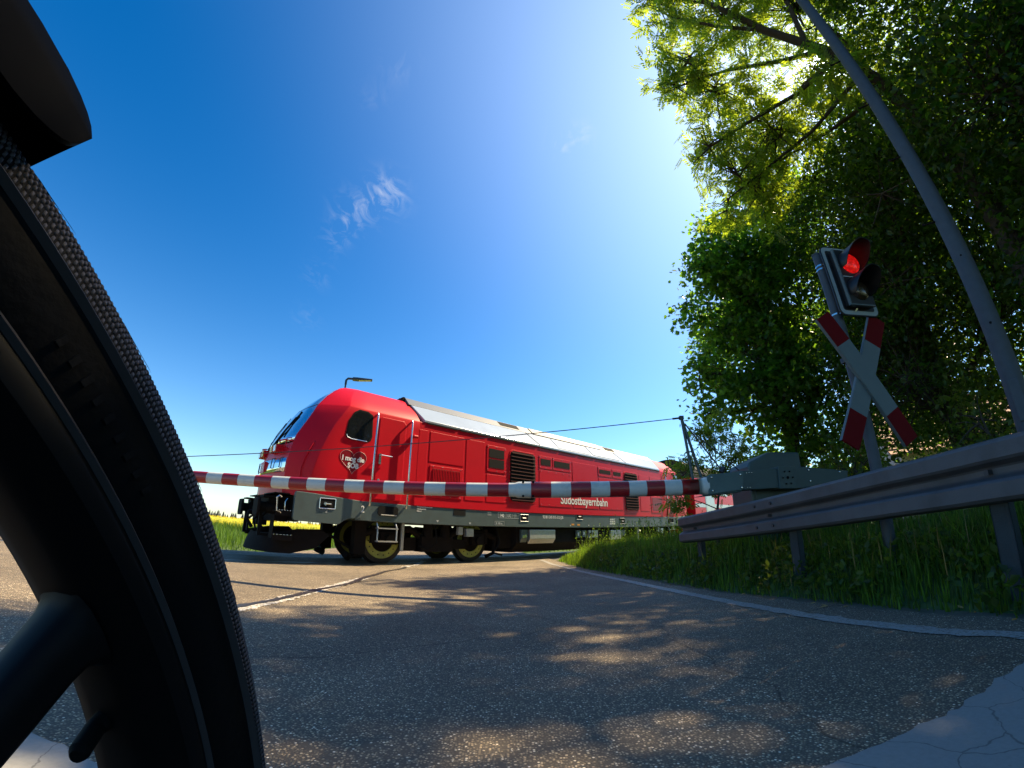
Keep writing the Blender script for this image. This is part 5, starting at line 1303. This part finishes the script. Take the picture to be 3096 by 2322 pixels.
def tree(name, label, cat, base, trunk_top, tr_r, blobs, per, leaf_fn, leaf_m, seed, size, n_leaf=26, spread=.3, group=None, twig=.45, extra=None, shell=.55, limb_r=.09, skel=None, tws=1.0):
    rs = np.random.default_rng(seed)
    bz = float(gz(base[0], base[1])) - .1; b = (base[0], base[1], bz)
    t = thing(name, b, label, cat, group)
    mb = MB()
    tp = np.array(trunk_top, float); p0 = np.array(b)
    pts = bez(p0, tp, rs, .02, 8); mb.tube([tuple(p) for p in pts], list(np.linspace(tr_r * 1.15, tr_r * .45, 8)), 12)
    C, P = clumps(blobs, per, rs, spread, shell, n_leaf)
    tw = MB(); sk = None
    if skel:
        sk = np.concatenate([np.concatenate([np.linspace(a_, b_, 6) for a_, b_ in zip(np.array(q_[0])[:-1], np.array(q_[0])[1:])]) for q_ in skel])
        for q_, ra_, rb_ in skel: mb.tube(q_, list(np.linspace(ra_, rb_, len(q_))), 8, caps=False)
    for (x, y, z, r) in blobs:
        h = np.clip((z - r * .6 - bz) / (tp[2] - bz), .25, 1.0); st = pts[int(h * 7)]
        if sk is not None: st = sk[np.argmin(np.linalg.norm(sk - np.array([x, y, z]), axis=1) + np.linalg.norm(sk - tp, axis=1) * .12)]
        q = bez(st, (x, y, z), rs, .10, 6); mb.tube([tuple(p) for p in q], list(np.linspace(limb_r, limb_r * .32, 6)), 7, caps=False)
        d = np.linalg.norm(C - np.array([x, y, z]), axis=1); ids = np.where(d < r * 1.15)[0]
        ids = ids[rs.random(len(ids)) < twig]
        for i in ids[:90]:
            k = rs.integers(2, 6); qq = bez(q[k], C[i], rs, .10, 4); tw.tube([tuple(p) for p in qq], [.022 * tws, .016 * tws, .010 * tws, .005 * tws], 4, caps=False)
    if extra: extra(mb, tw, rs)
    mb.v += []; k = len(mb.v)
    mb.v += tw.v; mb.f += [tuple(i + k for i in f) for f in tw.f]; mb.m += tw.m
    # joined wood, no per-face clean-up needed
    me = bpy.data.meshes.new('trunk'); me.from_pydata([tuple(np.array(v) - np.array(b)) for v in mb.v], [], mb.f); me.materials.append(M_BARK)
    me.polygons.foreach_set('use_smooth', [True] * len(me.polygons)); me.update()
    o = bpy.data.objects.new('trunk', me); COL.objects.link(o); o.parent = t
    V, F, tt = leaf_fn(P, size, rs)
    np_mesh('crown', V, F, leaf_m, t, tt, off=b)
    return t

tree('maple_tree', 'dark green maple with lobed leaves rising straight behind the barrier drive', 'tree', (8.4, 10.8), (8.3, 10.7, 8.5), .22,
     [(7.45, 10.6, 4.3, 1.6), (7.15, 10.6, 5.6, 1.75), (7.0, 10.2, 7.5, 1.7), (6.4, 9.9, 8.0, .9), (7.7, 10.2, 9.2, 1.7), (8.7, 10.0, 4.3, 2.0), (9.1, 10.3, 7.2, 2.3), (9.0, 9.6, 10.2, 1.7), (8.2, 12.0, 6.6, 2.2), (8.5, 11.2, 2.5, 1.3), (9.4, 10.4, 2.2, 1.4), (5.35, 10.6, 5.0, .55), (5.55, 10.9, 3.9, .5), (5.3, 10.3, 6.6, .55), (5.45, 9.6, 7.9, .5), (5.9, 9.7, 8.8, .6), (6.1, 9.5, 9.7, .5)],
     32, lobed, L_MAPLE, 11, .15, n_leaf=34, spread=.27)
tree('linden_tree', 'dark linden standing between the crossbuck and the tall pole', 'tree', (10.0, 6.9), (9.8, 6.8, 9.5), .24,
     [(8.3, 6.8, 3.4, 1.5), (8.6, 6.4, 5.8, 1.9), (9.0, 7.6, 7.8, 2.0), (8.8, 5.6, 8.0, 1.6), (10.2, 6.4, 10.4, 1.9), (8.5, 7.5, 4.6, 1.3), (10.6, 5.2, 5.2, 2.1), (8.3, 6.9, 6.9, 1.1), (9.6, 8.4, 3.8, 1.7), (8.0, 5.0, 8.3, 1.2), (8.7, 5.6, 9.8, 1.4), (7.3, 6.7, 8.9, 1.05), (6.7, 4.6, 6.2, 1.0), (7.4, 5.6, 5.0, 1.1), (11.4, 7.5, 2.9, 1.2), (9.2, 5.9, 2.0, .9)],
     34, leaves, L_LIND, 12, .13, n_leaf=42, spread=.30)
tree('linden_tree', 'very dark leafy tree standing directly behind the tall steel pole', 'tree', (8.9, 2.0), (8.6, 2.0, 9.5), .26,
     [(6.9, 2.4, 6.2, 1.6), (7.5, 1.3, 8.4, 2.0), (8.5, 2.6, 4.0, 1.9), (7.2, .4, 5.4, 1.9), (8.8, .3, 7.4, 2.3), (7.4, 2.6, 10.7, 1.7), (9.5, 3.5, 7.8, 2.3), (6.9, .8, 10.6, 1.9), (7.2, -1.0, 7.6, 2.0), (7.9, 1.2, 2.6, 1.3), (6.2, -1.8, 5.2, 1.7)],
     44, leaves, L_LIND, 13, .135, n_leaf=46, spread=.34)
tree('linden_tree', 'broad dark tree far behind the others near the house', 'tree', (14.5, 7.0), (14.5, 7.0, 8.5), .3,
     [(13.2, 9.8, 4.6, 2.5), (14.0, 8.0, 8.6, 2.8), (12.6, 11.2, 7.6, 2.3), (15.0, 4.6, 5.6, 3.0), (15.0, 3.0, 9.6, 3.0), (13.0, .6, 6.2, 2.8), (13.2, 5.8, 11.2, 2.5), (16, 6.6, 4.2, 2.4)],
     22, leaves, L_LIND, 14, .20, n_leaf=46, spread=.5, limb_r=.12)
tree('linden_tree', 'added unseen linden behind the viewer, deepening the shade on the guard rail', 'tree', (6.4, -6.2), (6.4, -6.2, 8.0), .25,  # added out of view to block sky light and deepen the shade
     [(6.2, -5.4, 4.5, 2.2), (6.8, -7.4, 6.8, 2.5), (5.4, -6.6, 7.8, 2.2), (7.4, -5.2, 8.8, 2.4), (5.0, -8.0, 5.0, 2.0), (8.0, -8.6, 5.0, 2.4)],
     12, leaves, L_LIND, 17, .24, n_leaf=30, spread=.45, limb_r=.12, twig=.2)
ASH_SKEL = [([(8.0, 3.9, 7.2), (7.0, 3.75, 8.5), (6.1, 3.75, 9.2), (5.0, 3.85, 9.8), (4.1, 3.9, 10.8), (3.4, 3.9, 12.4)], .15, .03),
            ([(6.1, 3.75, 9.2), (5.3, 4.1, 9.15), (4.3, 4.5, 9.2), (3.5, 4.75, 9.0), (3.0, 4.85, 8.7)], .06, .010),
            ([(5.0, 3.85, 9.8), (4.2, 4.1, 10.2), (3.4, 4.25, 10.7), (2.95, 4.25, 11.1)], .05, .010),
            ([(6.3, 3.75, 9.0), (5.5, 4.3, 8.4), (4.5, 4.9, 8.0), (3.8, 5.2, 7.6), (3.4, 5.3, 7.2)], .055, .009),
            ([(6.8, 3.75, 8.7), (6.0, 4.8, 8.0), (5.1, 5.6, 7.5), (4.2, 6.05, 6.9)], .05, .009),
            ([(7.2, 3.8, 8.3), (6.6, 5.0, 8.3), (6.0, 6.0, 8.4), (5.6, 6.8, 8.4)], .05, .012),
            ([(5.8, 3.8, 9.4), (5.6, 3.4, 11.0), (5.2, 3.0, 12.8)], .06, .015),
            ([(7.0, 3.75, 8.5), (6.9, 3.8, 10.2), (6.6, 3.9, 12.0)], .07, .02),
            ([(4.1, 3.9, 10.8), (3.7, 4.2, 11.6), (3.3, 4.3, 12.2)], .03, .008)]
tree('ash_tree', 'pale ash tree with feathery leaves reaching out over the road, backlit by the sun', 'tree', (9.2, 4.2), (8.0, 3.9, 7.2), .26,
     [(3.15, 4.75, 8.9, .55), (3.6, 4.5, 9.6, .85), (4.2, 4.9, 8.7, .85), (3.75, 5.2, 7.6, .6), (4.4, 5.6, 7.6, .75), (3.1, 4.1, 11.0, .75), (3.6, 4.3, 11.6, .9), (4.6, 4.2, 10.8, 1.1), (5.4, 5.3, 8.6, 1.1), (6.3, 6.2, 9.4, 1.0), (6.4, 4.0, 11.4, 1.3), (6.2, 3.9, 8.7, .8), (5.0, 3.3, 7.4, .5), (5.4, 3.2, 12.6, 1.5), (7.9, 4.1, 10.2, 1.1), (4.6, 3.5, 12.6, 1.3), (5.3, 6.2, 7.3, .75), (4.4, 6.2, 6.9, .5), (5.9, 6.6, 8.2, .9), (7.2, 3.0, 12.2, 1.5)],
     34, pinnate, L_ASH, 15, .27, n_leaf=11, spread=.14, twig=.40, shell=.2, limb_r=.022, skel=ASH_SKEL)
tree('sapling', 'slender young sapling with feathery leaves beside the boom mast', 'sapling', (2.95, 5.9), (3.0, 5.8, 1.35), .028,
     [(2.60, 6.0, 1.75, .26), (2.9, 5.75, 2.1, .24), (3.3, 5.8, 1.95, .27), (2.45, 6.1, 1.25, .24), (3.5, 5.9, 1.6, .30), (3.0, 5.9, 1.5, .28), (3.1, 5.9, 2.4, .15)],
     330, pinnate, L_SAP, 16, .16, n_leaf=4, spread=.05, twig=.4, shell=.15, limb_r=.009, tws=.25)
for i, (x, y, h, r, lab) in enumerate(((5.4, 5.6, 1.5, .95, 'leafy bush behind the barrier drive at the foot of the maple'), (6.6, 4.2, 1.7, 1.1, 'low dark bush behind the crossbuck post'), (6.4, 2.2, 1.3, 1.0, 'dark bush at the foot of the tall steel pole'), (6.9, 7.6, 1.6, 1.1, 'bush under the maple near the track'), (6.0, .4, 1.2, 1.0, 'shaded bush behind the guard rail beyond the tall pole'))):
    tree('bush', lab, 'bush', (x, y), (x + .1, y, h * .8), .05, [(x, y, h * .75, r * .7), (x - .45, y + .2, h * .55, r * .6), (x + .5, y - .1, h * .6, r * .62), (x + .1, y + .3, h * 1.15, r * .5)],
         46, leaves, L_BUSH, 30 + i, .10, n_leaf=22, spread=.2, limb_r=.02, group='bushes behind the guard rail')

# grass
def blades(P, h, w, rs, lean=.35):
    n = len(P); th = rs.uniform(0, 2 * math.pi, n); d = np.stack([np.cos(th), np.sin(th), np.zeros(n)], 1)
    th2 = th + math.pi / 2 + rs.normal(0, .4, n); s = np.stack([np.cos(th2), np.sin(th2), np.zeros(n)], 1)
    H = (h * rs.uniform(.5, 1.15, n))[:, None]; Wd = (w * rs.uniform(.6, 1.3, n))[:, None]; ln = (lean * np.abs(rs.normal(.5, .5, n)))[:, None]
    up = np.array([0, 0, 1.0])
    m = P + up * H * .55 + d * H * ln * .35; t = P + up * H * (1 - ln * .25) + d * H * ln
    V = np.stack([P - s * Wd, P + s * Wd, m + s * Wd * .7, m - s * Wd * .7, t], 1).reshape(-1, 3)
    k = np.arange(n)[:, None] * 5
    F = np.concatenate([k + np.array([[0, 1, 2]]), k + np.array([[0, 2, 3]]), k + np.array([[3, 2, 4]])], 1).reshape(-1, 3)
    return V, F, np.repeat(rs.uniform(0, 1, n), 3)
rs = np.random.default_rng(77)
def scatter(n, x0, x1, y0, y1, test):
    X, Y = rs.uniform(x0, x1, n), rs.uniform(y0, y1, n); k = test(X, Y); X, Y = X[k], Y[k]
    return X, Y
nn_ = lambda X, Y: X * TN[0] + Y * TN[1] + 10.0      # signed distance to the track centre line, + on this side
def grass(name, X, Y, h, w, m, lean=.35, zoff=-.04):
    P = np.stack([X, Y, gzb(X, Y) + zoff], 1); V, F, t = blades(P, h, w, rs, lean)
    o = np_mesh(name, V, F, m, None, t); return tag(o, kind='stuff')
vx = lambda Y: verge_x(Y)
pat = lambda X, Y: (np.sin(X * 2.1 + 1.3 * np.sin(Y * 1.7)) + np.sin(Y * 2.7 + X) + np.sin(X * 5.3 - Y * 4.1)) / 3
# short verge turf next to the road
X, Y = scatter(220000, 1.2, 7.5, -3, 16, lambda X, Y: (X > vx(Y) + .05 + .16 * (1 + pat(X * 2, Y * 2)) * rs.random(len(X))) & (nn_(X, Y) > 1.9))
dd = X - vx(Y)
hh = np.clip(.05 + dd * .55, .05, .30) * (1 + .45 * pat(X, Y))
tag(grass('grass', X, Y, hh, .0055, L_GRASS), 'short green grass covering the shaded verge beside the road', 'grass')
# taller seeding grass nearer the track and barrier
X, Y = scatter(46000, 1.8, 8, 5.5, 15, lambda X, Y: (X > vx(Y) + .45 + .5 * rs.random(len(X))) & (nn_(X, Y) > 1.8) & (nn_(X, Y) < 6.5) & (pat(X, Y) > -.55))
tag(grass('tall_grass', X, Y, .40 + .22 * pat(X, Y), .005, L_GRASS, .45), 'tall seeding grass beyond the guard rail near the track', 'grass')
# seed stalks
X, Y = scatter(900, 1.8, 6, 7, 13.5, lambda X, Y: (X > vx(Y) + .6) & (nn_(X, Y) > 2.0))
P = np.stack([X, Y, gzb(X, Y) - .04], 1); hs_ = rs.uniform(.55, .85, len(X))
V1, F1, t1 = blades(P, hs_ / 1.0, .0022, rs, .25)
tips = V1.reshape(-1, 5, 3)[:, 4]; V2, F2, t2 = leaves(np.repeat(tips, 5, 0) - np.stack([np.zeros(5 * len(tips)), np.zeros(5 * len(tips)), np.tile(np.arange(5) * .025, len(tips))], 1), .045, rs, wid=.35, droop=-.9)
tag(np_mesh('seeding_grass', np.concatenate([V1, V2]), np.concatenate([F1, F2 + len(V1)]), L_GRASS, None, np.concatenate([t1, t2])), 'thin grass seed stalks standing above the verge', 'grass', kind='stuff')
X, Y = scatter(5200, 1.6, 7, -2, 14, lambda X, Y: (X > vx(Y) + .15 + .3 * rs.random(len(X))) & (nn_(X, Y) > 1.9))
tag(grass('dry_grass', X, Y, .34, .0035, L_DRY, .5), 'dry straw-coloured stems among the verge grass', 'grass')
# broad-leaved ground cover in the verge
X, Y = scatter(90000, 1.7, 7, -2, 10, lambda X, Y: (X > vx(Y) + .06 + .2 * rs.random(len(X))) & (pat(X * 1.4, Y * 1.4) > -.35))
P = np.stack([X, Y, gzb(X, Y) + rs.uniform(.0, .15, len(X))], 1); V, F, t = leaves(P, .058, rs, droop=-.1, wid=.6)
tag(np_mesh('verge_weeds', V, F, L_BUSH, None, t), 'low leafy weeds growing through the verge grass', 'weeds', kind='stuff')
# beyond the track
X, Y = scatter(420000, -45, 30, 0, 60, lambda X, Y: (nn_(X, Y) < -2.05) & (nn_(X, Y) > -14) & ((X < -5.3 - .075 * Y) | (X > vx(Y) + .1)) & (rs.random(len(X)) < np.clip(1.25 - np.hypot(X, Y) / 45, .1, 1)))
d_ = -nn_(X, Y)
tag(grass('meadow_grass', X, Y, np.clip(.10 + (d_ - 2) * .085, .1, .52) * (1 + .35 * pat(X * .8, Y * .8)), .011, L_CROP, .4), 'bright green grass strip beyond the railway track', 'grass')
# dry leaves along the gutter
X, Y = scatter(320, 1.5, 3.4, .2, 7, lambda X, Y: (X > vx(Y) - .12) & (X < vx(Y) + .5))
P = np.stack([X, Y, gz(X, Y) + .012], 1); n = len(P); V, F, t = leaves(P, .07, rs, droop=0, wid=.35)
V = V.reshape(-1, 4, 3); V[:, :, 2] = P[:, None, 2] + (V[:, :, 2] - P[:, None, 2]) * .25; V = V.reshape(-1, 3)
tag(np_mesh('fallen_leaves', V, F, L_DRY, None, t), 'few dry fallen leaves along the road edge', 'leaves', kind='stuff')
# rapeseed field
us = np.concatenate([np.arange(-70, 40, 1.0), np.arange(40, 300, 10)]); vs_ = np.concatenate([np.arange(-23.5, -60, -1.0), np.arange(-60, -420, -8)])
V = [tpt(u, v, (.70 + .03 * math.sin(u * 1.7 + v) + float(rs.normal(0, .015))) if j > 0 else .2) for j, v in enumerate(vs_) for u in us]
nu = len(us); F = [(j * nu + i, j * nu + i + 1, (j + 1) * nu + i + 1, (j + 1) * nu + i) for j in range(len(vs_) - 1) for i in range(nu - 1)]
L_CANOPY = mat('rape_canopy', (.42, .38, .012), .9, vary=.5, vscale=9, bump=1.0, bscale=14, dirt=(.12, .18, .02), dscale=6, dlo=.45, dhi=.7)
tag(np_mesh('rapeseed_vegetation', V, F, L_CANOPY), 'solid yellow canopy of the flowering rapeseed field', 'crop', kind='stuff')
def pick(n, va, vb, ua, ub):
    u, v = rs.uniform(ua, ub, n), va + (vb - va) * rs.uniform(0, 1, n)**1.6
    return trk(0, 0)[None, :] + TD[None, :] * u[:, None] + TN[None, :] * v[:, None]
P = pick(60000, -21.8, -60, -34, 24); P[:, 2] = rs.uniform(.38, .87, len(P)) * (1 - .12 * (rs.random(len(P)) < .3)); V, F, t = leaves(P, .055, rs, droop=0, wid=.9)
tag(np_mesh('rapeseed_flowers', V, F, L_RAPE, None, t), 'yellow rapeseed flowers in the field beyond the track', 'flowers', kind='stuff')
P = pick(34000, -21.6, -27, -34, 24); P[:, 2] = -.05; V, F, t = blades(P, .68, .014, rs, .25)
tag(np_mesh('rapeseed_vegetation', V, F, L_CROP, None, t), 'green stems along the edge of the rapeseed field', 'crop', kind='stuff')
# far spruce wood on the horizon
Vs, Fs, Ts, base = [], [], [], 0
for i in range(420):
    az = R(rs.uniform(-62, 25)); d = rs.uniform(430, 520); hgt = rs.uniform(4.2, 7.2) if az < R(-28) else rs.uniform(2.6, 4.6); w_ = hgt * rs.uniform(.26, .36); x, y = d * math.sin(az), d * math.cos(az)
    prevk = None
    for lay in range(4):
        z0, z1 = hgt * (.05 + .22 * lay), hgt * (.05 + .22 * lay + .36); r0 = w_ * (1 - lay * .24)
        n = 7; V = [(x + r0 * math.cos(2 * math.pi * k / n), y + r0 * math.sin(2 * math.pi * k / n), z0) for k in range(n)] + [(x, y, min(z1, hgt))]
        F = [(base + k, base + (k + 1) % n, base + n) for k in range(n)]; base += n + 1; Vs += V; Fs += F; Ts += [rs.random()] * n
tag(np_mesh('spruce_woods', Vs, Fs, L_SPRUCE, None, Ts), 'distant dark spruce wood on the horizon behind the yellow field', 'wood', kind='stuff')

# ------------------------------------------------------------------ house glimpsed behind the trees
hx, hy = 22.0, 14.6; ho = (hx, hy, 0)
house = thing('house', ho, 'low house with terracotta tiled roof glimpsed between the tree trunks beside the pole', 'house', rz=R(-32))
mb = MB(); mb.box(-5, 5, -3.5, 3.5, -.2, 3.1); hw = mb.build('wall', M_PLASTER, house, bevel=.01)
mb = MB(); mb.add([(x, y, z) for x in (-5, 5) for y, z in ((-3.48, 3.1), (3.48, 3.1), (0, 5.45))], [(0, 1, 2), (3, 5, 4), (0, 3, 4, 1)]); mb.build('gable', M_PLASTER, house)
mb = MB()
for s_ in (1, -1):
    for k in range(11):
        a, b = k / 11, (k + 1) / 11 + .02
        y0, z0, y1, z1 = s_ * 4.0 * (1 - a), 2.95 + 2.75 * a, s_ * 4.0 * (1 - b), 2.95 + 2.75 * b
        mb.loft([[(x, y0, z0), (x, y0, z0 + .11), (x, y1, z1 + .05), (x, y1, z1 - .03)] for x in (-5.5, 5.5)])
mb.build('roof', M_TILE, house)
for x in (-2.6, 0.2, 3.0):
    mb = MB(); mb.box(x, x + 1.1, -3.54, -3.45, 1.0, 2.3); w = mb.build('window', M_GLASS, hw)
    mb = MB()
    for a in ((x - .08, x, 1.0, 2.38), (x + 1.1, x + 1.18, 1.0, 2.38), (x, x + 1.1, 2.3, 2.38), (x - .12, x + 1.22, .9, 1.0)): mb.box(a[0], a[1], -3.58, -3.46, a[2], a[3])
    mb.build('window_frame', M_LETTER, w)
